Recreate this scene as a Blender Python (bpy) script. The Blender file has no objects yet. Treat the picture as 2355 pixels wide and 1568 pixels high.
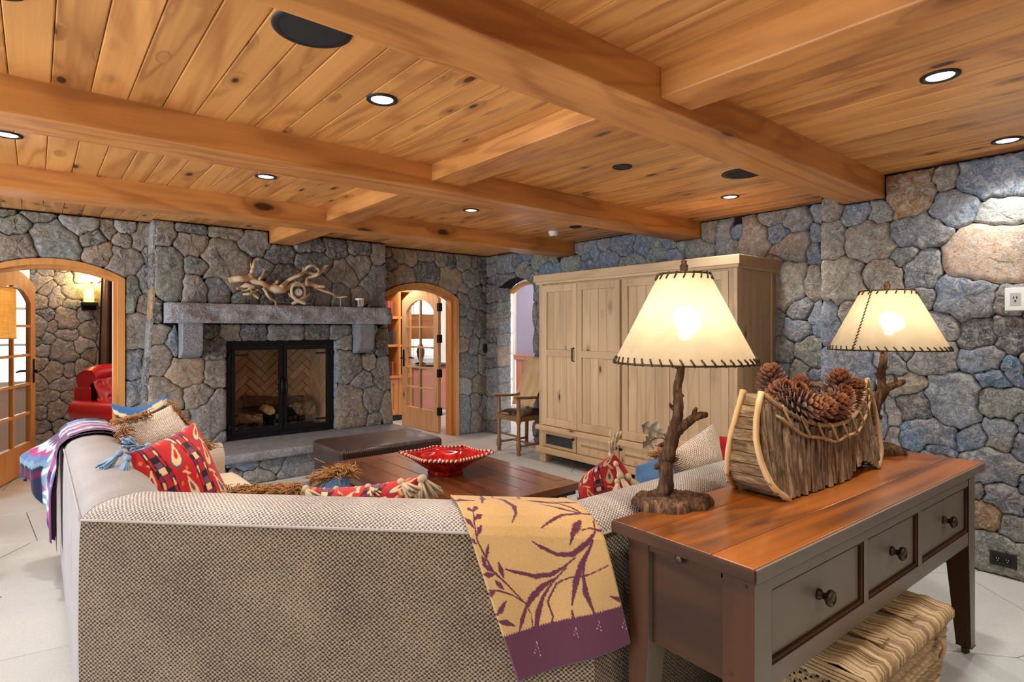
import bpy, bmesh, math, random
import numpy as np
from mathutils import Vector, Matrix
random.seed(7)
SC = bpy.context.scene
COL = SC.collection

# ---------------------------------------------------------------- camera, world, light, exposure
FP, HOR, YAW, CH = 1323.0, 757.0, math.radians(39.63), 1.42
cam = bpy.data.cameras.new('camera'); camo = bpy.data.objects.new('camera', cam); COL.objects.link(camo)
camo.location = (0, 0, CH); camo.rotation_euler = (math.pi/2, 0, -YAW)
cam.sensor_width = 36.0; cam.lens = FP/2355*36.0; cam.shift_y = -(784.0-HOR)/2355
cam.clip_start = 0.05; cam.clip_end = 200
SC.camera = camo
w = bpy.data.worlds.new('daylight'); SC.world = w; w.use_nodes = True
WB = w.node_tree.nodes['Background']; WB.inputs[0].default_value = (0.80, 0.90, 1.0, 1); WB.inputs[1].default_value = 4.2
SC.view_settings.view_transform = 'Standard'; SC.view_settings.look = 'None'
SC.view_settings.gamma = 1.0; SC.view_settings.use_curve_mapping = False
SC.view_settings.exposure = 0.92
DOWNLIGHT_W, LAMP_W = 34.0, .42

# ---------------------------------------------------------------- helpers
SD, CD = math.sin(YAW), math.cos(YAW)
def ray(px, py):
    s = (px-1177.5)/FP; v = (HOR-py)/FP
    return Vector((SD+CD*s, CD-SD*s, v))
O3 = Vector((0, 0, CH))
def on_y(px, py, y): r = ray(px, py); return O3 + r*(y/r.y)
def on_x(px, py, x): r = ray(px, py); return O3 + r*(x/r.x)
def on_z(px, py, z): r = ray(px, py); return O3 + r*((z-CH)/r.z)
def at(px, py, t): return O3 + ray(px, py)*t

def lin(c):
    return tuple(((x/255)/12.92 if x/255 <= .04045 else ((x/255+.055)/1.055)**2.4) for x in c)

class MB:
    def __init__(s): s.v = []; s.f = []; s.uv = {}; s.c = {}
    def add(s, vs, fs, uvs=None, cols=None):
        n = len(s.v); s.v += [tuple(v) for v in vs]
        for f in fs: s.f.append(tuple(i+n for i in f))
        if uvs is not None:
            for i, u in enumerate(uvs): s.uv[n+i] = u
        if cols is not None:
            for i, u in enumerate(cols): s.c[n+i] = u
        return s
    def box(s, x0, x1, y0, y1, z0, z1):
        v = [(x0,y0,z0),(x1,y0,z0),(x1,y1,z0),(x0,y1,z0),(x0,y0,z1),(x1,y0,z1),(x1,y1,z1),(x0,y1,z1)]
        return s.add(v, [(3,2,1,0),(4,5,6,7),(0,1,5,4),(1,2,6,5),(2,3,7,6),(3,0,4,7)])
    def obox(s, M, x0, x1, y0, y1, z0, z1):
        v = [M @ Vector(p) for p in [(x0,y0,z0),(x1,y0,z0),(x1,y1,z0),(x0,y1,z0),(x0,y0,z1),(x1,y0,z1),(x1,y1,z1),(x0,y1,z1)]]
        return s.add(v, [(3,2,1,0),(4,5,6,7),(0,1,5,4),(1,2,6,5),(2,3,7,6),(3,0,4,7)])
    def tube(s, pts, r, n=8, caps=True, sq=1.0, jit=0.0, rng=random):
        pts = [Vector(p) for p in pts]
        if not hasattr(r, '__len__'): r = [r]*len(pts)
        vs = []; fs = []; prev = None
        for i, p in enumerate(pts):
            t = (pts[min(i+1, len(pts)-1)] - pts[max(i-1, 0)]).normalized()
            if prev is None:
                a = Vector((0,0,1)) if abs(t.z) < .9 else Vector((1,0,0))
                u = t.cross(a).normalized()
            else:
                u = (prev - t*prev.dot(t)).normalized()
            prev = u; b = t.cross(u)
            for k in range(n):
                a = 2*math.pi*k/n; rr = r[i]*(1+jit*rng.uniform(-1, 1))
                vs.append(p + u*math.cos(a)*rr + b*math.sin(a)*rr*sq)
        for i in range(len(pts)-1):
            for k in range(n):
                k2 = (k+1) % n
                fs.append((i*n+k, i*n+k2, (i+1)*n+k2, (i+1)*n+k))
        if caps:
            fs.append(tuple(range(n))[::-1]); fs.append(tuple((len(pts)-1)*n+k for k in range(n)))
        return s.add(vs, fs)
    def lathe(s, prof, n=16, c=(0,0,0), M=None, cap=True):
        vs = []; fs = []
        for r, z in prof:
            for k in range(n):
                a = 2*math.pi*k/n; p = Vector((r*math.cos(a), r*math.sin(a), z))
                vs.append((M @ p) if M else p + Vector(c))
        for i in range(len(prof)-1):
            for k in range(n):
                k2 = (k+1) % n; fs.append((i*n+k, i*n+k2, (i+1)*n+k2, (i+1)*n+k))
        if cap:
            fs.append(tuple(range(n))[::-1]); fs.append(tuple((len(prof)-1)*n+k for k in range(n)))
        return s.add(vs, fs)
    def grid(s, fn, nu, nv, uvf=None, colf=None, wrap=False):
        vs = []; uvs = [] if uvf else None; cs = [] if colf else None; fs = []
        for j in range(nv+1):
            for i in range(nu+1):
                u, v = i/nu, j/nv; vs.append(fn(u, v))
                if uvf: uvs.append(uvf(u, v))
                if colf: cs.append(colf(u, v))
        for j in range(nv):
            for i in range(nu):
                a = j*(nu+1)+i; fs.append((a, a+1, a+nu+2, a+nu+1))
        return s.add(vs, fs, uvs, cs)
    def extrude(s, poly, axis, a, b):
        """outline polygon (concave allowed) extruded along x/y/z from a to b"""
        def p3(p, h): return {'x': (h, p[0], p[1]), 'y': (p[0], h, p[1]), 'z': (p[0], p[1], h)}[axis]
        n = len(poly); vs = [p3(p, a) for p in poly] + [p3(p, b) for p in poly]
        fs = [tuple(range(n)), tuple(range(2*n-1, n-1, -1))]
        for i in range(n):
            j = (i+1) % n; fs.append((j, i, n+i, n+j))
        return s.add(vs, fs)
    def mesh(s, name, mat, origin=(0,0,0), smooth=False, bevel=0.0, seg=2, solid=0.0, weld=False):
        o = Vector(origin); me = bpy.data.meshes.new(name)
        me.from_pydata([tuple(Vector(v)-o) for v in s.v], [], s.f)
        bm = bmesh.new(); bm.from_mesh(me)
        if weld: bmesh.ops.remove_doubles(bm, verts=bm.verts, dist=1e-4)
        big = [f for f in bm.faces if len(f.verts) > 4]
        if bevel > 0:
            ed = [e for e in bm.edges if len(e.link_faces) == 2 and e.calc_face_angle(0) > .5]
            bmesh.ops.bevel(bm, geom=ed, offset=bevel, segments=seg, affect='EDGES', profile=.6, clamp_overlap=True)
        bmesh.ops.recalc_face_normals(bm, faces=bm.faces)
        big = [f for f in bm.faces if len(f.verts) > 4]
        if big: bmesh.ops.triangulate(bm, faces=big)
        bm.to_mesh(me); bm.free()
        if s.uv and not bevel:
            ul = me.uv_layers.new(name='UVMap'); nl = len(me.loops)
            vi = np.empty(nl, dtype=np.int32); me.loops.foreach_get('vertex_index', vi)
            arr = np.zeros((len(s.v), 2), dtype=np.float32)
            for k, u in s.uv.items(): arr[k] = u
            ul.data.foreach_set('uv', arr[vi].ravel())
        if s.c and not bevel and not weld:
            ca = me.color_attributes.new('print', 'FLOAT_COLOR', 'POINT')
            arr = np.ones((len(s.v), 4), dtype=np.float32)
            for k, u in s.c.items(): arr[k, :3] = u[:3]
            ca.data.foreach_set('color', arr.ravel())
        if smooth: me.polygons.foreach_set('use_smooth', [True]*len(me.polygons))
        me.materials.append(mat); me.update()
        return me
    def build(s, name, mat, parent=None, smooth=False, bevel=0.0, color=None, origin=None, local=False, **k):
        if origin is None:
            if local: origin = (0,0,0)
            elif parent is not None: origin = world_loc(parent)
            else:
                a = np.array([tuple(v) for v in s.v]); lo, hi = a.min(0), a.max(0)
                origin = ((lo[0]+hi[0])/2, (lo[1]+hi[1])/2, lo[2])
        me = s.mesh(name, mat, origin, smooth, bevel, **k)
        o = bpy.data.objects.new(name, me); COL.objects.link(o)
        if parent is None: o.location = origin
        else:
            o.parent = parent
            if not local: o.location = Vector(origin) - world_loc(parent)
        if color: o.color = tuple(color[:3]) + (1,)
        return o

def world_loc(o):
    p = Vector(o.location)
    while o.parent is not None: o = o.parent; p = p + Vector(o.location)
    return p
def tag(o, label=None, cat=None, group=None, kind=None):
    if label: o['label'] = label
    if cat: o['category'] = cat
    if group: o['group'] = group
    if kind: o['kind'] = kind
    return o
def thing(name, label, cat, loc=(0,0,0), rz=0.0, group=None, kind=None):
    o = bpy.data.objects.new(name, None); COL.objects.link(o); o.empty_display_size = .1
    o.location = loc; o.rotation_euler = (0, 0, rz)
    return tag(o, label, cat, group, kind)
def copy_tree(root, loc, rz=0.0, label=None):
    r = root.copy(); COL.objects.link(r); r.location = loc; r.rotation_euler = (0, 0, rz)
    if label: r['label'] = label
    for ch in list(root.children):
        c = ch.copy(); COL.objects.link(c); c.parent = r
        for g in list(ch.children):
            d = g.copy(); COL.objects.link(d); d.parent = c
    return r
def smoothpath(pts, n=4):
    P = [Vector(p) for p in pts]; out = []
    for i in range(len(P)-1):
        p0, p1, p2, p3 = P[max(i-1,0)], P[i], P[i+1], P[min(i+2,len(P)-1)]
        for k in range(n):
            t = k/n
            out.append(0.5*((2*p1)+(p2-p0)*t+(2*p0-5*p1+4*p2-p3)*t*t+(3*p1-p0-3*p2+p3)*t**3))
    out.append(P[-1]); return out
def lerp(a, b, t): return a+(b-a)*t
def smooth01(x): x = max(0., min(1., x)); return x*x*(3-2*x)

# ---------------------------------------------------------------- materials
class NT:
    def __init__(s, name):
        s.m = bpy.data.materials.new(name); s.m.use_nodes = True
        s.n = s.m.node_tree.nodes; s.l = s.m.node_tree.links
        s.b = s.n['Principled BSDF']; s.out = s.n['Material Output']
        s.tc = s.n.new('ShaderNodeTexCoord'); s.oi = None
    def node(s, t, props=None, **ins):
        n = s.n.new('ShaderNode'+t)
        for k, v in (props or {}).items(): setattr(n, k, v)
        for k, v in ins.items():
            k = k.replace('_', ' ')
            s.set(n.inputs[int(k[1:])] if k[0] == 'i' and k[1:].isdigit() else n.inputs[k], v)
        return n
    def set(s, inp, v):
        if hasattr(v, 'is_output') or isinstance(v, bpy.types.NodeSocket): s.l.new(v, inp)
        elif isinstance(v, (tuple, list)) and len(v) == 3 and inp.type == 'RGBA': inp.default_value = (*v, 1)
        else: inp.default_value = v
    def info(s):
        if not s.oi: s.oi = s.n.new('ShaderNodeObjectInfo')
        return s.oi
    def math(s, op, a, b=0.0, c=0.0, clamp=False):
        n = s.n.new('ShaderNodeMath'); n.operation = op; n.use_clamp = clamp
        s.set(n.inputs[0], a); s.set(n.inputs[1], b); s.set(n.inputs[2], c); return n.outputs[0]
    def mix(s, f, a, b, bt='MIX'):
        n = s.n.new('ShaderNodeMix'); n.data_type = 'RGBA'; n.blend_type = bt
        s.set(n.inputs['Factor'], f)
        for inp, v in ((n.inputs[6], a), (n.inputs[7], b)): s.set(inp, v)
        return n.outputs[2]
    def ramp(s, f, stops):
        n = s.n.new('ShaderNodeValToRGB'); s.set(n.inputs[0], f); e = n.color_ramp.elements
        while len(e) < len(stops): e.new(.5)
        for i, (p, c) in enumerate(stops):
            e[i].position = p; e[i].color = (*c, 1) if hasattr(c, '__len__') else (c, c, c, 1)
        return n.outputs[0]
    def coords(s, scale=(1,1,1), rand=True, kind='Object'):
        v = s.tc.outputs[kind]
        if rand:
            r = s.math('MULTIPLY', s.info().outputs['Random'], 57.0)
            a = s.n.new('ShaderNodeVectorMath'); a.operation = 'ADD'; s.l.new(v, a.inputs[0]); s.l.new(r, a.inputs[1]); v = a.outputs[0]
        m = s.n.new('ShaderNodeVectorMath'); m.operation = 'MULTIPLY'; s.l.new(v, m.inputs[0]); m.inputs[1].default_value = scale
        return m.outputs[0]
    def noise(s, v, scale=5, detail=3, rough=.55, dist=0.0, col=False):
        n = s.node('TexNoise', None, Vector=v, Scale=scale, Detail=detail, Roughness=rough, Distortion=dist)
        return n.outputs['Color' if col else 'Fac']
    def bump(s, h, strength=.3, dist=.01, prev=None):
        n = s.node('Bump', None, Strength=strength, Distance=dist, Height=h)
        if prev is not None: s.l.new(prev, n.inputs['Normal'])
        return n.outputs[0]
    def done(s, color=None, rough=.5, metal=0.0, normal=None, coat=0.0, spec=.5, sheen=0.0, emit=None, es=0.0):
        b = s.b
        if color is not None: s.set(b.inputs['Base Color'], color)
        s.set(b.inputs['Roughness'], rough); s.set(b.inputs['Metallic'], metal)
        if normal is not None: s.l.new(normal, b.inputs['Normal'])
        b.inputs['Coat Weight'].default_value = coat; b.inputs['Coat Roughness'].default_value = .15
        b.inputs['Specular IOR Level'].default_value = spec; b.inputs['Sheen Weight'].default_value = sheen
        if emit is not None: s.set(b.inputs['Emission Color'], emit); b.inputs['Emission Strength'].default_value = es
        return s.m

def plain(name, rgb, rough=.5, metal=0.0, var=.08, bump=0.0, bscale=60, coat=0.0, spec=.5, sheen=0.0):
    t = NT(name); c = lin(rgb)
    n = t.noise(t.coords(), bscale/6, 4)
    col = t.mix(n, tuple(x*(1-var*2) for x in c), tuple(min(1, x*(1+var*2)) for x in c))
    nm = t.bump(t.noise(t.coords(), bscale, 3), bump, .004) if bump else None
    return t.done(col, rough, metal, nm, coat, spec, sheen)

def wood(name, base, dark, axis=0, ring=9.0, knots=1.0, rough=.45, coat=0.0, var=.25, kscale=3.2, bump=.12, streak=.5, spec=.4, plank=None):
    """grain along axis; growth figure, pores and knots; each object gets its own piece of the wood"""
    t = NT(name); sc = [1.0, 1.0, 1.0]; sc[axis] = .13
    b, d = lin(base), lin(dark); v = t.coords(tuple(sc))
    ks = [kscale]*3; ks[axis] = kscale*.42
    kv = t.coords(tuple(ks))
    vo = t.node('TexVoronoi', {'feature': 'F1'}, Vector=kv, Scale=1.0)
    wob = t.noise(t.coords(tuple(x*14 for x in sc)), 1.0, 2)
    dist = t.math('ADD', vo.outputs['Distance'], t.math('MULTIPLY', t.math('SUBTRACT', wob, .5), .12))
    sep = t.node('SeparateColor', None, Color=vo.outputs['Color'])
    has = t.math('GREATER_THAN', sep.outputs[0], 1-.62*knots)
    halo = t.math('MULTIPLY', t.ramp(dist, [(.05, 1.0), (.30, 0.0)]), has)
    core = t.math('MULTIPLY', t.ramp(dist, [(.085, 1.0), (.125, 0.0)]), has)
    warp = t.n.new('ShaderNodeVectorMath'); warp.operation = 'ADD'
    t.l.new(v, warp.inputs[0]); t.l.new(t.math('MULTIPLY', halo, .10), warp.inputs[1])
    big = t.noise(warp.outputs[0], 2.2, 3, .6, .6)
    fig = t.math('SINE', t.math('MULTIPLY', big, ring*6.28))
    fig = t.math('POWER', t.math('MULTIPLY_ADD', fig, .5, .5), 2.6)
    sf = [38.0]*3; sf[axis] = .9
    fine = t.noise(t.coords(tuple(sf)), 1.0, 4, .65)
    tone = t.noise(t.coords((1.3,1.3,1.3)), 1.0, 2)
    f = t.math('ADD', t.math('MULTIPLY', fig, .40*streak), t.math('MULTIPLY', t.math('SUBTRACT', fine, .3), .75*streak))
    f = t.math('ADD', f, t.math('MULTIPLY', t.math('SUBTRACT', tone, .45), .9*streak), clamp=True)
    col = t.mix(f, b, d)
    rb = t.math('MULTIPLY_ADD', t.info().outputs['Random'], 2*var, 1-var)
    col = t.mix(1.0, col, t.node('CombineColor', None, Red=rb, Green=rb, Blue=rb).outputs[0], 'MULTIPLY')
    if knots > 0:
        col = t.mix(t.math('MULTIPLY', halo, .65), col, tuple(x*.5 for x in d))
        col = t.mix(t.math('MULTIPLY', core, .9), col, tuple(x*.10+.004 for x in d))
    nm = t.bump(t.math('ADD', fine, t.math('MULTIPLY', core, -1.5)), bump, .003)
    return t.done(col, rough, 0, nm, coat, spec)

M = {}
for ax, nm in enumerate('xyz'):
    M['beam_'+nm] = wood('beam_wood_'+nm, (224,156,86), (150,84,38), ax, 9, 1.1, .42, var=.05, kscale=3.4, streak=.95)
    M['pine_'+nm] = wood('pine_wood_'+nm, (220,190,150), (172,130,90), ax, 6, .5, .5, var=.08, kscale=7.5, streak=.6)
    M['fir_'+nm] = wood('fir_wood_'+nm, (222,160,92), (170,100,48), ax, 8, .35, .42, var=.06, kscale=4, streak=.6)
    M['brown_'+nm] = wood('brown_wood_'+nm, (74,43,21), (30,17,9), ax, 6, .3, .62, var=.06, streak=.9, coat=.0, spec=.22)
M['ceil'] = wood('ceiling_board_wood', (236,174,102), (158,90,42), 1, 8, 1.4, .40, var=.13, kscale=6.4, streak=.95)
M['console_top'] = wood('console_top_wood', (174,98,34), (60,28,12), 0, 4, .12, .30, var=.06, kscale=5, streak=1.15, coat=.3)
for ax_, nm_ in ((0, 'table_x'), (1, 'table')): M[nm_] = wood('coffee_table_wood_'+nm_, (124,68,34), (44,22,12), ax_, 5, .5, .25, var=.12, kscale=4, streak=1.0, coat=.4)

def stone_mat():
    t = NT('fieldstone'); v = t.coords()
    base = t.info().outputs['Color']
    n1 = t.noise(v, 3.2, 5, .6, .4); n2 = t.noise(v, 26, 6, .72, .8); n3 = t.noise(v, 110, 3, .7)
    n4 = t.noise(v, 5.5, 3, .55)
    c = t.mix(t.ramp(n1, [(.40, 0.0), (.68, .55)]), base, lin((150,122,92)))
    c = t.mix(t.ramp(n4, [(.48, 0.0), (.72, .55)]), c, lin((66,76,88)))
    c = t.mix(t.ramp(n2, [(.47, 0.0), (.66, .75)]), c, lin((196,196,192)))
    c = t.mix(t.ramp(n2, [(.26, .85), (.42, 0.0)]), c, lin((44,44,46)))
    c = t.mix(t.ramp(n3, [(.30, .42), (.50, 0.0)]), c, lin((48,48,50)))
    c = t.mix(t.ramp(n3, [(.54, 0.0), (.72, .6)]), c, lin((214,214,210)))
    b1 = t.bump(n1, .9, .05); b2 = t.bump(n2, .75, .016, b1); b3 = t.bump(n3, .5, .005, b2)
    return t.done(c, .72, 0, b3, spec=.35)
M['stone'] = stone_mat()
M['mortar'] = plain('dark_mortar', (36,36,37), .95, bump=.6, bscale=90, spec=.1)
def granite(name, a, b, bs, dist):
    t = NT(name); v = t.coords()
    n3 = t.noise(v, 150, 3, .7); n1 = t.noise(v, 9, 6, .65, .5)
    c = t.mix(t.ramp(n3, [(.36, 0.0), (.62, 1.0)]), lin(a), lin(b))
    c = t.mix(t.ramp(n1, [(.35, .35), (.6, 0.0)]), c, lin((50,52,56)))
    return t.done(c, .7, 0, t.bump(n3, .4, .003, t.bump(n1, bs, dist)), spec=.35)
M['granite'] = granite('dressed_granite', (86,88,94), (176,178,184), .15, .004)
M['granite_rough'] = granite('rock_faced_granite', (112,114,120), (214,214,220), 1.0, .06)
def flag_mat():
    t = NT('limestone_flag'); v = t.coords()
    n = t.noise(v, 2.0, 4); n3 = t.noise(v, 160, 3, .7)
    c = t.mix(n, lin((184,187,185)), lin((212,214,211)))
    c = t.mix(t.ramp(n3, [(.30, .45), (.46, 0.0)]), c, lin((120,118,112)))
    rb = t.math('MULTIPLY_ADD', t.info().outputs['Random'], .12, .92)
    c = t.mix(1.0, c, t.node('CombineColor', None, Red=rb, Green=rb, Blue=rb).outputs[0], 'MULTIPLY')
    return t.done(c, .55, 0, t.bump(n3, .25, .002, t.bump(n, .2, .006)), spec=.4)
M['flag'] = flag_mat()
M['grout'] = plain('floor_grout', (134,131,124), .9)

def fabric(name, light, dark, per=.015, diag=True, rough=.95, amp=1.0, sheen=.3, wave=None):
    """chunky chenille weave from uv in metres"""
    t = NT(name); uv = t.tc.outputs['UV']
    nz = t.noise(uv, 180, 2, .6); nzb = t.noise(uv, 3.0, 4, .6)
    sp = t.node('SeparateXYZ', None, Vector=uv); x, y = sp.outputs[0], sp.outputs[1]
    k = 2*math.pi/per
    wx = t.math('ADD', x, t.math('MULTIPLY', t.math('SUBTRACT', t.noise(uv, 60, 2), .5), per*.8))
    sx = t.math('SINE', t.math('MULTIPLY', wx, k)); sy = t.math('SINE', t.math('MULTIPLY', y, k*1.15))
    p = t.math('MULTIPLY_ADD', t.math('MULTIPLY', sx, sy), .5*amp, .5)
    h = t.math('ADD', p, t.math('MULTIPLY', t.math('SUBTRACT', nz, .5), .7))
    f = t.math('ADD', h, t.math('MULTIPLY', t.math('SUBTRACT', nzb, .5), .55))
    c = t.ramp(f, [(.22, lin(dark)), (.50, tuple(lerp(a, b, .5) for a, b in zip(lin(dark), lin(light)))), (.78, lin(light))])
    return t.done(c, rough, 0, t.bump(h, .7, .004), spec=.15, sheen=sheen)
M['sofa'] = fabric('sofa_shaded_chenille', (158,135,108), (34,22,15), .0160)  # sofa fabric with the shade of the outer back put into its colour
M['sofa_top'] = fabric('sofa_lit_top_chenille', (202,192,182), (104,88,76), .0145, amp=.85)  # same fabric, paler to carry the light along the top
M['sofa_side'] = fabric('sofa_lit_side_chenille', (170,165,165), (122,116,114), .010, amp=.4)  # same fabric again, light on the left wing put into the colour
M['seat'] = plain('seat_linen', (222,206,176), .9, bump=.3, bscale=220, sheen=.3)
M['knit'] = fabric('cream_knit', (232,220,204), (150,122,98), .012, sheen=.2)
def printed(name, rough=.9, bs=240, b=.35):
    t = NT(name); a = t.node('Attribute', {'attribute_name': 'print'})
    n = t.noise(t.coords(rand=False), bs, 3, .6)
    c = t.mix(t.ramp(n, [(.2, .28), (.6, 0.0)]), a.outputs['Color'], (0.02, .015, .015))
    return t.done(c, rough, 0, t.bump(n, b, .003), spec=.15, sheen=.25)
M['print'] = printed('woven_print')
M['pile'] = printed('blanket_print', .95, 300, .6)
def leather(name, rgb, rough=.32, tile=0):
    t = NT(name); v = t.coords(rand=False); c = lin(rgb)
    n = t.noise(v, 6, 4); vo = t.node('TexVoronoi', None, Vector=v, Scale=180.0)
    col = t.mix(n, tuple(x*.7 for x in c), tuple(min(1, x*1.25) for x in c))
    nm = t.bump(vo.outputs['Distance'], .25, .002)
    if tile:
        sp = t.node('SeparateXYZ', None, Vector=v)
        k = 2*math.pi/tile
        h = t.math('MULTIPLY', t.math('SINE', t.math('MULTIPLY', t.math('ADD', sp.outputs[0], sp.outputs[1]), k)), t.math('SINE', t.math('MULTIPLY', t.math('SUBTRACT', sp.outputs[0], sp.outputs[1]), k)))
        nm = t.bump(h, .6, .006)
    return t.done(col, rough, 0, nm, coat=.15, spec=.5)
M['red_leather'] = leather('red_leather', (186,14,26), .28)
M['brown_leather'] = leather('brown_leather', (66,42,32), .3)
M['woven_leather'] = leather('woven_leather', (66,46,42), .35, .035)
M['iron'] = plain('black_iron', (30,31,34), .45, .6, spec=.5)
M['black'] = plain('black_plastic', (20,20,22), .55)
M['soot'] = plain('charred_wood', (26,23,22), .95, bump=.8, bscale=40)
M['chrome'] = plain('silver', (200,200,205), .22, 1.0, .03)
M['bronze'] = plain('bronze', (74,58,44), .38, .8, .2)
M['white'] = plain('white_plastic', (236,236,232), .45, var=.02)
M['wax'] = plain('candle_wax', (248,244,236), .6, var=.02)
M['plaster'] = plain('lavender_plaster', (160,164,196), .85, var=.03)
M['drywall'] = plain('pale_plaster', (206,200,190), .9, var=.03)
M['pinkwood'] = wood('wainscot_wood', (196,138,120), (150,92,78), 2, 5, .3, .5, var=.06)
M['dark_glass'] = plain('smoked_glass', (10,22,30), .06, 0, .1, spec=.9)
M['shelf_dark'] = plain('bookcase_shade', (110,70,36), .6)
M['drift'] = wood('driftwood', (226,198,160), (170,130,90), 0, 4, 0, .8, var=.02, bump=.5)
M['antler'] = plain('antler', (214,190,156), .5, var=.25, bscale=20)
M['dial'] = plain('clock_dial', (222,222,220), .35, var=.03)
def glass(name, tint=(1,1,1), rough=0.0, mixf=.12):
    t = NT(name); g = t.node('BsdfGlossy', None, Color=(1,1,1), Roughness=rough); tr = t.node('BsdfTransparent', None, Color=tint)
    fr0 = t.node('Fresnel', None, IOR=1.5); ge = t.n.new('ShaderNodeNewGeometry')
    fr = t.n.new('ShaderNodeMath'); fr.operation = 'MULTIPLY'; t.l.new(fr0.outputs[0], fr.inputs[0]); t.l.new(t.math('SUBTRACT', 1.0, ge.outputs['Backfacing']), fr.inputs[1])
    mx = t.node('MixShader', None, i0=t.math('ADD', t.math('MULTIPLY', fr.outputs[0], 1.0), mixf*.3, clamp=True), i1=tr.outputs[0], i2=g.outputs[0])
    t.l.new(mx.outputs[0], t.out.inputs[0]); return t.m
M['glass'] = glass('clear_glass', (.96,.98,.98))
M['fire_glass'] = glass('fireplace_glass', (.92,.91,.90), .02, .0)
def shade_mat(name, rgb, transl=.55, weave=0, fwd=0.0):
    t = NT(name); v = t.coords(rand=False); n = t.noise(v, 9, 5, .6); c = lin(rgb)
    col = t.mix(t.ramp(n, [(.3, 0.0), (.7, 1.0)]), tuple(x*.80 for x in c), c)
    if weave:
        n2 = t.noise(t.coords((1, 1, .08), rand=False), 160, 2); n3 = t.noise(t.coords((.08, .08, 1), rand=False), 160, 2)
        col = t.mix(t.math('MULTIPLY', t.math('ADD', n2, n3), .5), tuple(x*.35 for x in c), tuple(min(1, x*1.35) for x in c))
    d = t.node('BsdfDiffuse', None, Color=col); tl = t.node('BsdfTranslucent', None, Color=col)
    mx = t.node('MixShader', None, i0=transl, i1=d.outputs[0], i2=tl.outputs[0])
    if fwd:
        rf = t.node('BsdfRefraction', None, Color=col, Roughness=.55, IOR=1.12); mx = t.node('MixShader', None, i0=fwd, i1=mx.outputs[0], i2=rf.outputs[0])
    t.l.new(mx.outputs[0], t.out.inputs[0]); return t.m
M['parchment'] = shade_mat('parchment', (226,206,172), .5, 0, .26)
M['burlap'] = shade_mat('burlap', (226,172,92), .5, 1)
M['brown_shade'] = shade_mat('brown_shade', (120,84,60), .4)
M['mica'] = shade_mat('mica', (250,240,196), .7)
def emit(name, rgb, s):
    t = NT(name); e = t.node('Emission', None, Color=rgb, Strength=s); t.l.new(e.outputs[0], t.out.inputs[0]); return t.m
M['lens'] = emit('light_lens', (1, .96, .9), 9.0)
M['bulb'] = emit('lamp_bulb', (1, .88, .68), 30.0)
def bark_mat(name, a, b, axis=2, sc=1.0, strength=1.0):
    t = NT(name); s3 = [1.0]*3; s3[axis] = .16
    n = t.noise(t.coords(tuple(x*sc for x in s3)), 55, 6, .7, .6); n2 = t.noise(t.coords((sc,)*3), 14, 4)
    c = t.ramp(n, [(.30, lin(tuple(x*.35 for x in a))), (.47, lin(a)), (.68, lin(b))])
    c = t.mix(t.ramp(n2, [(.4, .45), (.62, 0.0)]), c, tuple(x*.5 for x in lin(a)))
    rb = t.math('MULTIPLY_ADD', t.info().outputs['Random'], .5, .72)
    c = t.mix(1.0, c, t.node('CombineColor', None, Red=rb, Green=rb, Blue=rb).outputs[0], 'MULTIPLY')
    return t.done(c, .85, 0, t.bump(n, strength, .012), spec=.2)
M['bark'] = bark_mat('grey_bark', (138,110,84), (208,184,152))
M['bark_y'] = bark_mat('pale_bark', (150,118,84), (224,196,156), 1)
M['trunk'] = bark_mat('branch_bark', (98,70,50), (170,130,92), 2, 1.2)
M['cutwood'] = plain('cut_wood', (226,186,132), .7, var=.12, bscale=40)
M['vine'] = plain('vine', (176,142,100), .7, var=.2, bscale=50)
M['cone'] = printed('pine_cone', .6, 90, .2)
M['wicker'] = plain('wicker', (164,134,94), .6, var=.22, bscale=110, bump=.3)
M['wicker_dark'] = plain('wicker_dark', (136,108,72), .65, var=.22, bscale=110, bump=.3)
M['wicker_pale'] = plain('wicker_pale', (190,162,120), .55, var=.2, bscale=110, bump=.3)
M['leaf'] = plain('metal_leaf', (150,136,118), .5, .4, .25, bscale=60)
def ceramic():
    t = NT('red_glaze'); v = t.coords(rand=False)
    n = t.noise(v, 7, 6, .7, 2.0)
    c = t.ramp(n, [(.30, lin((60,6,8))), (.46, lin((150,10,14))), (.64, lin((214,30,28)))])
    return t.done(c, .12, 0, None, coat=.6)
M['glaze'] = ceramic()
M['rope_rim'] = plain('rim_cream', (226,206,180), .3)
M['red_paint'] = plain('red_paint', (126,16,18), .4, var=.3, bscale=20)
def console_paint():
    t = NT('taupe_paint'); v = t.coords(rand=False)
    n = t.noise(v, 5, 4); n2 = t.noise(t.coords((1, 1, 1), rand=False), 120, 3, .7)
    c = t.mix(n, lin((92,80,68)), lin((118,106,92)))
    c = t.mix(t.ramp(n2, [(.24, .55), (.30, 0.0)]), c, lin((44,32,24)))
    return t.done(c, .42, 0, t.bump(n, .1, .004), spec=.45)
M['taupe'] = console_paint()
M['tan_tassel'] = plain('tan_yarn', (176,156,126), .95, var=.25, bscale=120, sheen=.2)
M['blue_tassel'] = plain('blue_yarn', (128,158,186), .95, var=.25, bscale=120)
M['brown_fringe'] = plain('brown_yarn', (162,116,70), .95, var=.35, bscale=120)
M['cloth'] = plain('camel_cloth', (214,180,132), .95, var=.1, bscale=40, sheen=.2)
M['curtain'] = plain('brown_curtain', (96,72,60), .9, var=.2, bscale=30)
M['gravel'] = plain('ember_gravel', (146,116,82), .9, var=.4, bscale=120, bump=.8)
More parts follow.
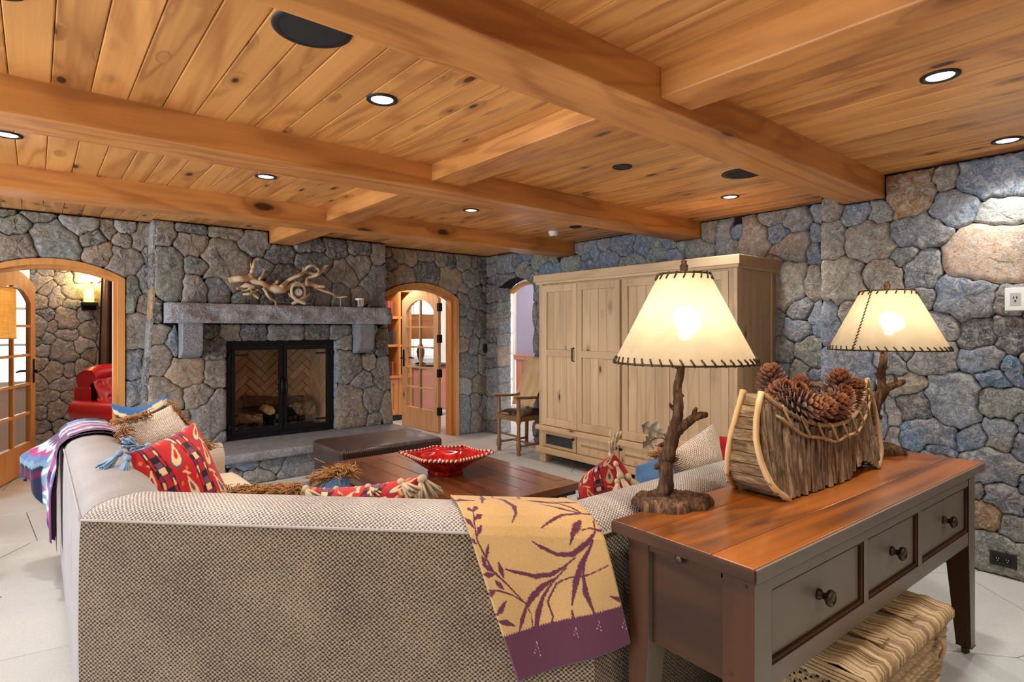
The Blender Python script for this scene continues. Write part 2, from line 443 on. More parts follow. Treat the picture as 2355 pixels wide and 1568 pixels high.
def firebrick():
    t = NT('firebrick'); v = t.coords(rand=False); n = t.noise(v, 5, 5, .6)
    rb = t.math('MULTIPLY_ADD', t.info().outputs['Random'], .25, .87)
    c = t.mix(n, lin((214,160,106)), lin((236,200,154)))
    c = t.mix(1.0, c, t.node('CombineColor', None, Red=rb, Green=rb, Blue=rb).outputs[0], 'MULTIPLY')
    return t.done(c, .9, 0, t.bump(t.noise(v, 90, 3), .3, .003))
M['firebrick'] = firebrick()

# ---------------------------------------------------------------- structure
ZC = 2.437
YW, YB, XN, XR = 6.42, 6.20, 4.31, 4.86        # far wall, chimney breast, near right wall, recessed right wall
STONE = {'b':(124,138,154),'B':(98,128,158),'g':(136,138,138),'l':(176,175,170),'w':(158,146,128),'t':(184,156,124),'o':(182,138,88),'d':(92,95,100),'G':(132,140,130),'p':(202,172,146)}
CROP = {'A':(1780,340,2.6139),'B':(2050,800,2.905),'C':(1180,520,2.7028),'D':(300,500,3.1364),'E':(0,440,3.734),'F':(840,540,2.904),'G':(0,600,5.2267),'H':(240,900,3.0987),'N':(0,0,1.0)}
def cp(c, x, y): a = CROP[c]; return a[0]+x/a[2], a[1]+y/a[2]
def sites_of(c, txt, axis, val):
    out = []
    for it in txt.split(';'):
        it = it.strip()
        if not it: continue
        x, y, ww, hh, col = it.split(',')
        x, y, ww, hh = float(x), float(y), float(ww), float(hh)
        fn = (lambda q: on_y(*q, val)) if axis == 'y' else (lambda q: on_x(*q, val))
        k = 0 if axis == 'y' else 1
        p = fn(cp(c, x, y)); l = fn(cp(c, x-ww/2, y)); r = fn(cp(c, x+ww/2, y)); t = fn(cp(c, x, y-hh/2)); b = fn(cp(c, x, y+hh/2))
        out.append((p[k], p.z, abs(r[k]-l[k])/2, abs(t.z-b.z)/2, col.strip()))
    return out
def fill_sites(sites, inside, box, rad, rng, pal):
    out = list(sites); u0, u1, v0, v1 = box
    for _ in range(2600):
        a = rng.uniform(*rad); b = a*rng.uniform(.65, 1.05); u, v = rng.uniform(u0, u1), rng.uniform(v0, v1)
        if not inside(u, v): continue
        if all(((u-s[0])/(s[2]+a*.80))**2 + ((v-s[1])/(s[3]+b*.80))**2 > 1 for s in out): out.append((u, v, a, b, rng.choice(pal)))
    return out
def lay_stones(parent, sites, inside, to3, rng, gap=.0045, height=.036, NA=38, name='stone'):
    S = np.array([s[:4] for s in sites]); org = world_loc(parent)
    ang = np.arange(NA)*2*math.pi/NA
    R = np.arange(.012, 1.1, .010)
    for i, s in enumerate(sites):
        d = np.hypot(S[:,0]-s[0], S[:,1]-s[1]) - np.maximum(S[:,2], S[:,3])
        near = np.argsort(d)[:26]; Q = S[near]; me = int(np.where(near == i)[0][0]) if i in near else 0
        U = s[0] + np.cos(ang)[:,None]*R[None]; V = s[1] + np.sin(ang)[:,None]*R[None]
        wu = U + .008*np.sin(V*23+1.3)+.006*np.sin(V*57+U*31); wv = V + .008*np.sin(U*21+.4)+.006*np.sin(U*61+V*17)
        D = ((wu[...,None]-Q[:,0])/Q[:,2])**2 + ((wv[...,None]-Q[:,1])/Q[:,3])**2
        own = D.argmin(-1) == me
        ins = np.array([[inside(U[a, k], V[a, k]) for k in range(len(R))] for a in range(NA)])
        ok = own & ins
        r = np.array([R[np.argmin(ok[a])] if not ok[a].all() else R[-1] for a in range(NA)])
        r = np.minimum(r, 1.5*(np.roll(r,1)+np.roll(r,-1))/2)
        r = np.minimum(r, 2.6*max(s[2], s[3]))
        if np.median(r) < .02: continue
        r = np.maximum(r-gap, .012)
        h = height*rng.uniform(.75, 1.25) if min(s[2], s[3]) > .05 else height*.8
        vs = []; tx, ty = rng.uniform(-.35, .35), rng.uniform(-.35, .35)
        rm = r.mean()
        for rr, hh, j in ((r, -.012, 0), (r, .3, 0), (r-np.minimum(.010, r*.18), .90, .07), (r*.74, 1.0, .16), (r*.36, 1.03, .2)):
            for a in range(NA):
                u, v = math.cos(ang[a])*rr[a], math.sin(ang[a])*rr[a]
                z = hh if hh < 0 else hh*h*(1+j*rng.uniform(-1, 1)) + (tx*u+ty*v)*h/max(rm, .05)*.35*(hh > .5)
                vs.append(Vector(to3(s[0]+u, s[1]+v, z))-org)
        vs.append(Vector(to3(s[0], s[1], h*1.05))-org)
        fs = []
        for q in range(4):
            for a in range(NA):
                b = (a+1) % NA; fs.append((q*NA+a, q*NA+b, (q+1)*NA+b, (q+1)*NA+a))
        for a in range(NA): fs.append((4*NA+a, 4*NA+(a+1) % NA, 5*NA))
        c3 = Vector(to3(s[0], s[1], 0)) - org
        me_ = bpy.data.meshes.new(name); me_.from_pydata([tuple(v-c3) for v in vs], [], fs)
        bm = bmesh.new(); bm.from_mesh(me_); bmesh.ops.recalc_face_normals(bm, faces=bm.faces); bm.to_mesh(me_); bm.free()
        me_.polygons.foreach_set('use_smooth', [True]*len(me_.polygons)); me_.materials.append(M['stone'])
        o = bpy.data.objects.new(name, me_); COL.objects.link(o); o.parent = parent; o.location = c3
        c = lin(STONE[s[4]]); k = rng.uniform(.86, 1.12); o.color = (c[0]*k, c[1]*k, c[2]*k*rng.uniform(.97, 1.05), 1)

def arc(x0, x1, spring, apex, n=14):
    """points of a shallow segmental arch from (x0, spring) over the apex to (x1, spring)"""
    hw = (x1-x0)/2; rise = apex-spring; R = (hw*hw+rise*rise)/(2*rise); cx, cz = (x0+x1)/2, apex-R
    a0 = math.asin(hw/R); return [(cx+R*math.sin(-a0+2*a0*i/n), cz+R*math.cos(-a0+2*a0*i/n)) for i in range(n+1)]
def arch_z(x, x0, x1, spring, apex):
    hw = (x1-x0)/2; rise = apex-spring; R = (hw*hw+rise*rise)/(2*rise); cx, cz = (x0+x1)/2, apex-R
    return cz+math.sqrt(max(0, R*R-(x-cx)**2))

# floor: flagstones with straight joints
floor = tag(MB().box(-4, 8, -3, 10.2, -.12, -.0035).build('floor', M['grout'], origin=(0,0,0)), 'pale limestone flagstone floor with thin dark joints', 'floor', kind='structure')
def clip(poly, a, b, c):
    out = []
    for i in range(len(poly)):
        p, q = poly[i], poly[(i+1) % len(poly)]; dp, dq = a*p[0]+b*p[1]-c, a*q[0]+b*q[1]-c
        if dp <= 0: out.append(p)
        if dp*dq < 0: t = dp/(dp-dq); out.append((p[0]+(q[0]-p[0])*t, p[1]+(q[1]-p[1])*t))
    return out
rng = random.Random(3)
fsites = [(-.22,2.95),(-.12,3.66),(.05,4.45),(-.35,5.45),(.3,5.5),(-.25,6.3),(3.0,.25),(3.6,.72),(3.35,.15),(4.0,.35)]
for _ in range(4000):
    p = (rng.uniform(-1.2, 6.6), rng.uniform(-.6, 9)); 
    if all((p[0]-q[0])**2+(p[1]-q[1])**2 > .60**2 for q in fsites): fsites.append(p)
for p in fsites:
    poly = [(p[0]-1.2,p[1]-1.2),(p[0]+1.2,p[1]-1.2),(p[0]+1.2,p[1]+1.2),(p[0]-1.2,p[1]+1.2)]
    for q in fsites:
        if q is p: continue
        dx, dy = q[0]-p[0], q[1]-p[1]; L = math.hypot(dx, dy)
        if L > 2.4: continue
        poly = clip(poly, dx/L, dy/L, ((p[0]+q[0])/2*dx+(p[1]+q[1])/2*dy)/L-.003)
        if len(poly) < 3: break
    if len(poly) >= 3: MB().extrude([(a-p[0], b-p[1]) for a, b in poly], 'z', -.02, 0).build('flagstone', M['flag'], floor, local=True, bevel=.002, seg=1).location = (p[0], p[1], 0)

# ceiling boards and beams
ceiling = tag(MB().box(-4, 8, -3, 10.2, 2.472, 2.52).build('ceiling', M['beam_y'], origin=(0,0,0)), 'knotty honey coloured board ceiling between heavy beams', 'ceiling', kind='structure')
BW = .1333
for (y0, y1, xa, xb) in ((-2.0, 1.37, .3, 4.36), (1.58, 3.07, -.55, 4.9), (3.30, 4.73, -.75, 4.9), (4.96, 6.45, -.95, 4.9)):
    me = MB().box(-BW/2+.0012, BW/2-.0012, (y0-y1)/2, (y1-y0)/2, 0, .03).mesh('plank', M['ceil'], bevel=.004, seg=1)
    k = math.floor((xa-.049)/BW)
    while .049+k*BW < xb:
        o = bpy.data.objects.new('plank', me); COL.objects.link(o); o.parent = ceiling; o.location = (.049+(k+.5)*BW, (y0+y1)/2, ZC); k += 1
def beam(x0, x1, y0, y1, z0, label, ax):
    tag(MB().box(x0, x1, y0, y1, z0, 2.475).build('ceiling_beam', M['beam_'+ax], bevel=.007), label, 'beam', kind='structure')
beam(-3.0, 4.40, 1.352, 1.604, 2.283, 'nearest long ceiling beam, above the tan sofa back', 'x')
beam(-3.0, 4.95, 3.05, 3.32, 2.285, 'middle long ceiling beam, above the coffee table', 'x')
beam(-3.0, 4.95, 4.71, 4.99, 2.285, 'farthest long ceiling beam, before the fireplace', 'x')
beam(1.865, 2.07, -2.0, 1.352, 2.316, 'short cross beam nearest the viewer, running overhead', 'y')
beam(1.88, 2.11, 1.604, 3.05, 2.335, 'short cross beam between the two nearest long beams', 'y')
beam(1.88, 2.11, 3.32, 4.71, 2.325, 'short cross beam between the middle and farthest long beams', 'y')
beam(1.86, 2.10, 4.99, 6.19, 2.305, 'short cross beam ending on the stone chimney', 'y')

PALG = 'bbgggwwdG'
# right wall, near part
rng = random.Random(11)
wr = tag(MB().box(XN, XN+.6, -2.0, 1.747, 0, 2.44).build('wall_right', M['mortar'], origin=(XN, 0, 0)), 'fieldstone wall of big blue grey stones behind the console table', 'wall', kind='structure')
A = """345,375,140,140,w;355,560,150,220,w;490,395,160,120,b;645,400,140,140,g;825,280,290,260,o;1045,180,150,150,w;1310,180,400,300,b;1090,365,320,220,b;1360,385,310,180,l;600,565,330,230,w;
865,510,420,200,g;1270,650,500,390,p;425,800,280,260,w;660,770,270,190,w;790,640,170,130,g;900,745,240,250,g;460,970,110,150,w;885,910,230,150,g;1150,890,430,290,b;1420,910,240,190,g;340,1060,110,250,b;
1030,1065,190,180,l;1220,1130,240,210,d;1420,1130,230,240,d;960,1250,330,230,g;440,1330,290,320,b;710,1290,190,150,g;810,1230,120,80,g;1255,1265,330,180,b;1440,1320,140,190,B;1320,1395,210,120,B;780,1420,270,130,w;640,1080,200,200,g"""
B = """165,385,260,190,d;410,340,370,370,b;730,365,300,220,G;250,570,420,190,B;540,605,230,170,B;730,590,250,240,b;880,500,100,150,b;870,650,150,190,B;350,680,200,80,B;690,790,420,250,b;590,960,80,110,b;760,1000,280,220,b;890,900,120,160,B;
665,1125,230,220,o;800,1190,300,190,g;740,1390,440,320,G;350,820,260,240,b;330,1100,300,260,b;340,1380,360,300,g;15,430,110,190,l;30,580,90,140,l"""
s = sites_of('A', A, 'x', XN) + sites_of('B', B, 'x', XN)
ins = lambda u, v: -.6 < u < 1.745 and .0 < v < 2.425 and not (1.34 < u < 1.612 and v > 2.275)
s = [q for q in s if ins(q[0], q[1])]
s = fill_sites(s, ins, (-.6, 1.74, 0, 2.42), (.10, .2), rng, PALG)
lay_stones(wr, s, ins, lambda u, v, h: (XN-h, u, v), rng)

tag(MB().box(-3.2, XN+.6, -3.2, -3.0, 0, 2.5).box(-3.2, -3.0, -3.0, .9, 0, 2.5).box(XN, XN+.6, -3.0, -2.0, 0, 2.5).build('wall_light_block', M['drywall'], origin=(0, -3, 0)), 'unseen pale plaster wall added behind the viewer to block daylight, left side mostly open', 'wall', kind='structure')  # added out of view to hold back daylight from behind and near left
# right wall, recessed part with the arched passage
rng = random.Random(12)
AY0, AY1, ASP, AAP = 5.42, 6.14, 1.97, 2.09
poly = [(1.6,0),(AY0,0)] + arc(AY0, AY1, ASP, AAP) + [(AY1,0),(YW+.2,0),(YW+.2,2.44),(1.6,2.44)]
wc = tag(MB().extrude(poly, 'x', XR, XR+.205).build('wall_recess', M['mortar'], origin=(XR, 0, 0)), 'recessed fieldstone wall behind the pine wardrobe with a narrow arched passage', 'wall', kind='structure')
C = """455,130,140,100,b;570,115,90,80,g;690,120,170,130,B;815,125,130,130,B;890,155,130,150,G;985,110,110,80,b;460,190,60,80,B;520,165,70,110,b;595,205,150,120,B;745,215,160,90,G;1010,180,110,110,b;1050,130,60,100,G;1165,145,190,140,G;
1230,60,100,130,w;1330,90,160,180,g;1390,50,110,90,B;1505,100,230,180,w;1640,60,150,120,B;1740,130,250,180,w;1890,60,90,100,b;1880,170,90,150,B;1620,240,130,120,w;1710,370,260,300,w;1865,360,110,220,w;1790,510,160,150,g;1640,600,130,150,G;1770,640,210,140,b;
1900,600,100,210,b;1665,780,190,180,G;1850,780,190,200,G;1780,880,120,150,w;1670,890,110,100,b;1600,910,70,70,w;1890,920,100,60,b;85,270,110,100,G;155,230,100,90,G;210,265,80,70,B;280,270,60,80,B;365,235,130,110,G;460,240,90,80,B;
60,200,70,60,B;15,220,50,90,d;135,430,50,150,G;138,570,50,120,G;136,720,50,160,G;137,870,50,130,G"""
F2 = """850,165,90,60,G;950,190,150,130,b;840,230,90,90,g;920,290,180,60,d;1070,225,120,110,G;1070,150,100,70,B;840,395,70,120,d;845,495,70,80,d;840,570,80,130,w;840,675,80,110,d;845,860,60,60,d;840,760,70,110,g;840,980,80,180,g;840,1160,90,150,g;840,1290,90,110,g"""
s = sites_of('C', C, 'x', XR) + sites_of('F', F2, 'x', XR)
def ins(u, v):
    if not (1.76 < u < YW and 0 < v < 2.425): return False
    if AY0-.005 < u < AY1+.005 and v < arch_z(u, AY0, AY1, ASP, AAP)+.004: return False
    return not ((3.04 < u < 3.33 or 4.70 < u < 5.0) and v > 2.28)
s = [q for q in s if ins(q[0], q[1])]
s = fill_sites(s, ins, (1.76, YW, 0, 2.42), (.09, .15), rng, 'bbBgGGw')
lay_stones(wc, s, ins, lambda u, v, h: (XR-h, u, v), rng)
J = [(.1, .12, 'g'), (.33, .13, 'w'), (.57, .12, 'g'), (.80, .12, 'g'), (1.05, .15, 't'), (1.28, .09, 'g'), (1.47, .11, 'g'), (1.69, .12, 'G'), (1.88, .09, 'd')]
lay_stones(wc, [(XR+.10, z, .13, h, c) for z, h, c in J], lambda u, v: XR-.03 < u < XR+.20 and 0 < v < ASP+.02, lambda u, v, h: (u, AY1-h, v), rng, height=.02)
MB().extrude(arc(AY0, AY1, ASP-.02, AAP-.03)+arc(AY0, AY1, ASP-.06, AAP-.07)[::-1], 'x', XR+.18, XR+.26).build('arch_casing', M['fir_y'], wc)

# far wall with two arched doorways
L0, L1, LSP, LAP = -.40, .637, 1.885, 2.035
R0, R1, RSP, RAP = 3.19, 4.364, 1.82, 2.01
wf = tag(MB().extrude([(-3,0),(L0,0)]+arc(L0,L1,LSP,LAP)+[(L1,0),(1.30,0),(1.30,2.44),(-3,2.44)], 'y', YW, YW+.22)
    .extrude([(2.75,0),(R0,0)]+arc(R0,R1,RSP,RAP)+[(R1,0),(XR+.2,0),(XR+.2,2.44),(2.75,2.44)], 'y', YW, YW+.22)
    .build('wall_fireplace', M['mortar'], origin=(2.0, YW, 0)), 'far fieldstone wall with two timber arched doorways either side of the chimney', 'wall', kind='structure')
E_ = """70,185,180,80,G;130,300,240,250,G;330,200,330,130,G;500,420,480,380,G;660,300,370,220,l;150,470,340,280,w;780,400,280,180,G;915,330,140,180,w;1080,310,220,110,l;1060,420,180,140,w;1200,390,190,190,w;850,540,320,210,t;1050,600,300,260,w;
1270,560,80,140,g;1130,880,140,320,G;1240,770,100,240,g;1230,970,120,170,w;1160,1200,200,320,w;1150,1480,160,260,b;1270,1480,90,250,w"""
F1 = """150,115,40,60,t;210,145,90,110,t;295,150,90,110,t;180,190,80,90,d;395,145,130,80,w;410,255,170,160,d;255,270,150,130,t;165,300,40,120,t;500,165,90,100,w;570,185,60,100,d;645,185,105,120,w;725,185,50,80,w;770,200,60,100,d;565,290,150,170,t;
710,290,130,140,w;780,290,45,90,d;660,360,80,70,w;760,420,150,180,d;645,470,90,160,g;705,530,75,90,g;655,615,105,130,g;760,590,90,180,d;790,370,50,70,w;720,740,70,130,g;790,755,80,120,g;645,735,85,100,t;685,870,160,160,g;800,860,130,150,l;
660,1010,100,120,l;755,1000,105,120,w;655,1210,105,300,b;735,1115,80,120,g;730,1250,90,150,w;790,1160,80,150,g;790,1290,80,110,g"""
s = sites_of('E', E_, 'y', YW) + sites_of('F', F1, 'y', YW)
def ins(u, v):
    if not (0 < v < 2.425 and (-1.4 < u < .9 or 3.15 < u < XR-.01)): return False
    if L0-.005 < u < L1+.005 and v < arch_z(u, L0, L1, LSP, LAP)+.004: return False
    return not (R0-.005 < u < R1+.005 and v < arch_z(u, R0, R1, RSP, RAP)+.004)
rng = random.Random(13)
s = [q for q in s if ins(q[0], q[1])]
s = fill_sites(s, ins, (-1.4, XR, 0, 2.42), (.10, .16), rng, PALG)
lay_stones(wf, s, ins, lambda u, v, h: (u, YW-h, v), rng)
def casing(x0, x1, sp, ap, name):
    wd = .055
    outer = [(x0,0)]+arc(x0,x1,sp,ap)+[(x1,0)]; inner = [(x0+wd,0)]+arc(x0+wd,x1-wd,sp-.01,ap-wd)+[(x1-wd,0)]
    MB().extrude(outer+inner[::-1], 'y', YW-.045, YW+.20).build(name, M['fir_z'], wf)
    w2 = wd+.03
    outer = [(x0+wd-.002,0)]+arc(x0+wd-.002,x1-wd+.002,sp-.01,ap-wd)+[(x1-wd+.002,0)]; inner = [(x0+w2,0)]+arc(x0+w2,x1-w2,sp-.02,ap-w2)+[(x1-w2,0)]
    MB().extrude(outer+inner[::-1], 'y', YW+.02, YW+.12).build('door_stop', M['fir_z'], wf)
casing(L0, L1, LSP, LAP, 'arch_casing'); casing(R0, R1, RSP, RAP, 'arch_casing')

# chimney breast
FX0, FX1, FZ0, FZ1 = 1.458, 2.575, .30, 1.297
def bx(z): k = max(0, (1.75-z)/1.45); return .835-.085*k, 3.185+.10*k
def breast_poly():
    l = [(bx(z)[0], z) for z in (2.44, 1.9, 1.6, 1.2, .8, .4, 0)]; r = [(bx(z)[1], z) for z in (0, .4, .8, 1.2, 1.6, 1.9, 2.44)]
    return l + [(FX0,0),(FX0,FZ1),(FX1,FZ1),(FX1,0)] + r
wb = tag(MB().extrude(breast_poly(), 'y', YB, YW+.1).build('wall_chimney', M['mortar'], origin=(2.0, YB, 0)), 'projecting fieldstone chimney breast around the glazed fireplace', 'wall', kind='structure')
D = """240,115,170,200,w;435,80,240,90,d;440,190,250,180,w;690,110,270,110,w;680,340,370,370,w;900,190,270,190,g;270,390,220,400,G;480,350,230,130,g;470,515,190,200,l;620,500,190,220,b;955,370,190,160,b;1070,260,230,170,d;1290,215,240,100,d;1330,320,290,150,d;
1480,230,170,160,d;1090,430,260,190,d;840,570,190,100,G;980,580,110,80,g;1110,570,170,130,d;1640,220,180,150,d;1785,265,110,160,w;1640,350,190,210,w;1545,400,240,190,w;1770,490,210,290,g;1380,520,150,190,g;1510,550,130,170,g;1660,565,150,120,w;1290,570,70,130,g;
255,760,230,320,o;330,920,130,150,b;205,1030,190,220,w;400,1130,330,240,t;590,830,110,130,d;610,930,160,190,d;600,1130,190,190,w;490,1280,230,220,w;260,1270,270,260,w;570,1420,260,330,g;380,1440,110,80,g;
715,830,170,120,w;890,830,200,120,d;1120,830,270,120,g;1350,830,190,110,d;1505,830,150,110,g;1565,900,150,130,w;1610,830,110,150,g;1575,1070,180,260,G;1715,1045,120,120,w;1820,900,100,200,d;1815,1130,170,250,G;1670,1180,190,140,g;1595,1350,220,320,w;1730,1300,180,200,g;1850,1370,110,230,w;1760,1450,110,100,g"""
s = sites_of('D', D, 'y', YB)
def ins(u, v):
    a, b = bx(v)
    if not (a+.004 < u < b-.004 and .30 < v < 2.425): return False
    if FX0-.004 < u < FX1+.004 and v < FZ1+.006: return False
    if .905 < u < 3.14 and 1.470 < v < 1.672: return False
    if (1.03 < u < 1.21 or 2.76 < u < 2.94) and 1.145 < v < 1.48: return False
    return not (1.85 < u < 2.11 and v > 2.30)
rng = random.Random(14)
s = [q for q in s if ins(q[0], q[1])]
s = fill_sites(s, ins, (.7, 3.4, .3, 2.42), (.08, .13), rng, PALG)
lay_stones(wb, s, ins, lambda u, v, h: (u, YB-h, v), rng)
side = [(YB+.11, z, .16, h, c) for z, h, c in ((.45,.14,'d'),(.74,.13,'d'),(1.02,.13,'d'),(1.33,.17,'g'),(1.66,.14,'o'),(1.96,.15,'d'),(2.27,.14,'g'))]
lay_stones(wb, side, lambda u, v: YB-.03 < u < YW and .3 < v < 2.42, lambda u, v, h: (bx(v)[0]-h, u, v), rng, height=.02)
rev = [(YB+.10, z, .15, h, c) for z, h, c in ((.45,.2,'G'),(.84,.18,'B'),(1.15,.16,'b'))]
lay_stones(wb, rev, lambda u, v: YB-.02 < u < YB+.2 and .31 < v < 1.29, lambda u, v, h: (FX1-h, u, v), rng, height=.006)
# low stone plinth under the hearth slab
HY0 = 5.50
wp = tag(MB().box(.80, 3.25, HY0+.10, YB+.02, 0, .225).build('wall_hearth', M['mortar'], origin=(2.0, HY0+.1, 0)), 'low stone plinth carrying the hearth slab', 'wall', kind='structure')
rng = random.Random(15)
s = sites_of('H', "990,510,210,110,b;1190,500,160,160,b;1090,600,210,120,g;1390,520,260,190,b;930,590,100,100,g", 'y', HY0+.1)
ins = lambda u, v: .82 < u < 3.23 and 0 < v < .215
s = [q for q in s if ins(q[0], q[1])]
s = fill_sites(s, ins, (.82, 3.2, 0, .21), (.1, .16), rng, 'bbgd')
lay_stones(wp, s, ins, lambda u, v, h: (u, HY0+.1-h, v), rng, height=.025)

# room beyond: stone wall, plaster, window, passage wall with wainscot
rng = random.Random(16)
ws = tag(MB().box(-.05, 1.4, 9.0, 9.2, 0, 2.45).build('wall_study', M['mortar'], origin=(0, 9, 0)), 'fieldstone wall of the study behind the red leather chair', 'wall', kind='structure')
G = """545,130,210,130,w;390,110,90,140,d;740,100,180,110,w;765,205,230,200,w;970,190,200,170,w;1080,150,250,160,l;470,230,300,200,w;590,330,210,210,w;660,430,200,290,w;900,360,340,180,w;490,500,190,160,w;560,640,250,140,d;800,680,300,290,w;850,520,220,130,w;1010,660,210,170,g;1060,820,210,240,g;
480,770,170,330,g;630,800,140,150,w;820,900,280,170,g;960,1010,260,200,l;580,930,170,150,g;440,970,100,110,d;510,1080,200,170,g;780,1060,350,300,g;1080,1140,170,170,w;490,1210,170,160,w;630,1350,260,270,w;830,1310,140,200,g;990,1270,200,170,w;490,1460,190,180,w;760,1480,380,160,g;545,1640,290,170,w;490,1810,170,160,g;665,1780,230,190,w"""
s = sites_of('G', G, 'y', 9.0)
ins = lambda u, v: -.05 < u < 1.38 and 0 < v < 2.42
s = [q for q in s if ins(q[0], q[1])]
s = fill_sites(s, ins, (-.05, 1.38, 0, 2.42), (.12, .2), rng, PALG)
lay_stones(ws, s, ins, lambda u, v, h: (u, 9.0-h, v), rng)
def wall_with_hole(m, x0, x1, y0, y1, z1, hx0, hx1, hz0, hz1):
    m.box(x0, hx0, y0, y1, 0, z1).box(hx1, x1, y0, y1, 0, z1).box(hx0, hx1, y0, y1, 0, hz0).box(hx0, hx1, y0, y1, hz1, z1); return m
wk = wall_with_hole(MB(), -3.2, -.05, 9.0, 9.2, 2.45, -1.15, -.085, .80, 2.1)
wall_with_hole(wk, 1.4, 6.7, 9.0, 9.2, 2.45, 4.75, 5.65, .95, 2.05)
wk.box(-3.3, -3.2, YW+.22, 9.2, 0, 2.45)
wk = tag(wk.build('wall_back', M['drywall'], origin=(0, 9, 0)), 'pale plaster walls of the study with windows', 'wall', kind='structure')
def window(n, x0, x1, z0, z1, y, cols, rows, label):
    m = MB().box(x0-.06, x1+.03, y-.03, y+.02, z0-.06, z0).box(x0-.06, x1+.03, y-.03, y+.02, z1, z1+.06).box(x0-.06, x0, y-.03, y+.02, z0, z1).box(x1, x1+.03, y-.03, y+.02, z0, z1)
    f = tag(m.build('window_%d' % n, M['white']), label, 'window', kind='structure')
    for i in range(1, cols): x = lerp(x0, x1, i/cols); MB().box(x-.014, x+.014, y+.03, y+.06, z0, z1).build('muntin', M['white'], f)
    for i in range(1, rows): z = lerp(z0, z1, i/rows); MB().box(x0, x1, y+.031, y+.059, z-.014, z+.014).build('muntin', M['white'], f)
    MB().box(x0, x1, y+.042, y+.047, z0, z1).build('pane', M['glass'], f)
window(1, -1.15, -.085, .80, 2.1, 9.0, 3, 3, 'white window of the study seen through the left glazed door')
window(2, 4.75, 5.65, .95, 2.05, 9.0, 2, 3, 'white window of the study seen through the right glazed door')
wh = tag(MB().box(6.4, 6.55, 3.0, 7.60, .98, 2.45).build('wall_hall', M['plaster'], origin=(6.4, 5.5, 0)), 'lavender plaster wall of the passage above wooden wainscot', 'wall', kind='structure')
y = 5.4
while y < 7.6:
    MB().box(6.38, 6.42, y, min(y+.116, 7.6), 0, .92).build('wainscot_board', M['pinkwood'], wh, bevel=.006, seg=1); y += .12
MB().box(6.35, 6.44, 5.4, 7.62, .90, .955).box(6.34, 6.44, 5.4, 7.62, .955, .985).build('wainscot_cap', M['pinkwood'], wh, bevel=.006)
wd = tag(MB().box(6.38, 6.46, 7.62, 7.70, 0, 2.2).box(6.38, 6.46, 8.5, 8.6, 0, 2.2).box(6.38, 6.46, 7.7, 8.5, 2.1, 2.2).box(6.38, 6.46, 7.7, 8.5, 0, .1).build('window_3', M['white']), 'tall white glazed opening at the far end of the passage', 'window', kind='structure')
for z in (.55, 1.0, 1.35, 1.7): MB().box(6.40, 6.44, 7.7, 8.5, z-.014, z+.014).build('muntin', M['white'], wd)
MB().box(6.415, 6.42, 7.7, 8.5, .1, 2.1).build('pane', M['glass'], wd)
from mathutils import noise as mn
# ---------------------------------------------------------------- fireplace
t = thing('mantel', 'long rough grey granite mantel shelf on two stone corbels above the fireplace', 'mantel', (2.03, YB, 1.48))
def rough_slab(x0, x1, y0, y1, z0, z1, amp, nx=60):
    """slab with a rock-faced front edge"""
    m = MB(); nz = 8
    def fr(u, v):
        x = lerp(x0, x1, u); z = lerp(z0, z1, v)
        e = min(1, min(v, 1-v)*5+.15)
        d = amp*(mn.fractal(Vector((x*5, z*11, 3.1)), 1.0, 2.0, 4)*.8 - .35*abs(math.sin(x*7+z*30))*.6)*e
        return (x, y0+.02*(1-e)-d, z)
    m.grid(fr, nx, nz)
    m.grid(lambda u, v: (lerp(x0, x1, u), lerp(fr(u, 1)[1], y1, v), z1 + (.002*mn.noise(Vector((u*30, v*5, 0))) if 0 < v < 1 else 0)), nx, 2)
    m.grid(lambda u, v: (lerp(x0, x1, u), lerp(fr(u, 0)[1], y1, v), z0), nx, 2)
    m.grid(lambda u, v: (x0, lerp(fr(0, v)[1], y1, u), lerp(z0, z1, v)), 2, nz)
    m.grid(lambda u, v: (x1, lerp(fr(1, v)[1], y1, u), lerp(z0, z1, v)), 2, nz)
    return m
rough_slab(.915, 3.13, 5.93, YB-.001, 1.478, 1.663, .055).build('slab', M['granite_rough'], t, smooth=True, weld=True)
for x0, x1 in ((1.035, 1.205), (2.765, 2.935)):
    MB().extrude([(YB-.001,1.15),(YB-.001,1.478),(5.97,1.478),(5.97,1.27)]+[(5.97+.17*(1-math.cos(a)), 1.27-.12*math.sin(a)) for a in (.3,.6,.9,1.2,1.5)], 'x', x0, x1).build('corbel', M['granite'], t, bevel=.006)
hs = tag(rough_slab(.78, 3.27, HY0, YB+.03, .222, .302, .014, 50).build('hearth_slab', M['granite'], smooth=False, weld=True), 'grey granite hearth slab along the foot of the fireplace', 'hearth')
t = thing('fireplace_insert', 'black framed fireplace with two glass doors set in the stone chimney', 'fireplace', (2.016, YB, FZ0))
FY = YB+.035
MB().box(FX0, FX0+.05, FY, FY+.09, FZ0+.005, FZ1).box(FX1-.05, FX1, FY, FY+.09, FZ0+.005, FZ1).box(FX0+.05, FX1-.05, FY, FY+.09, FZ1-.055, FZ1).box(FX0+.05, FX1-.05, FY, FY+.09, FZ0+.005, FZ0+.055).build('frame', M['iron'], t)
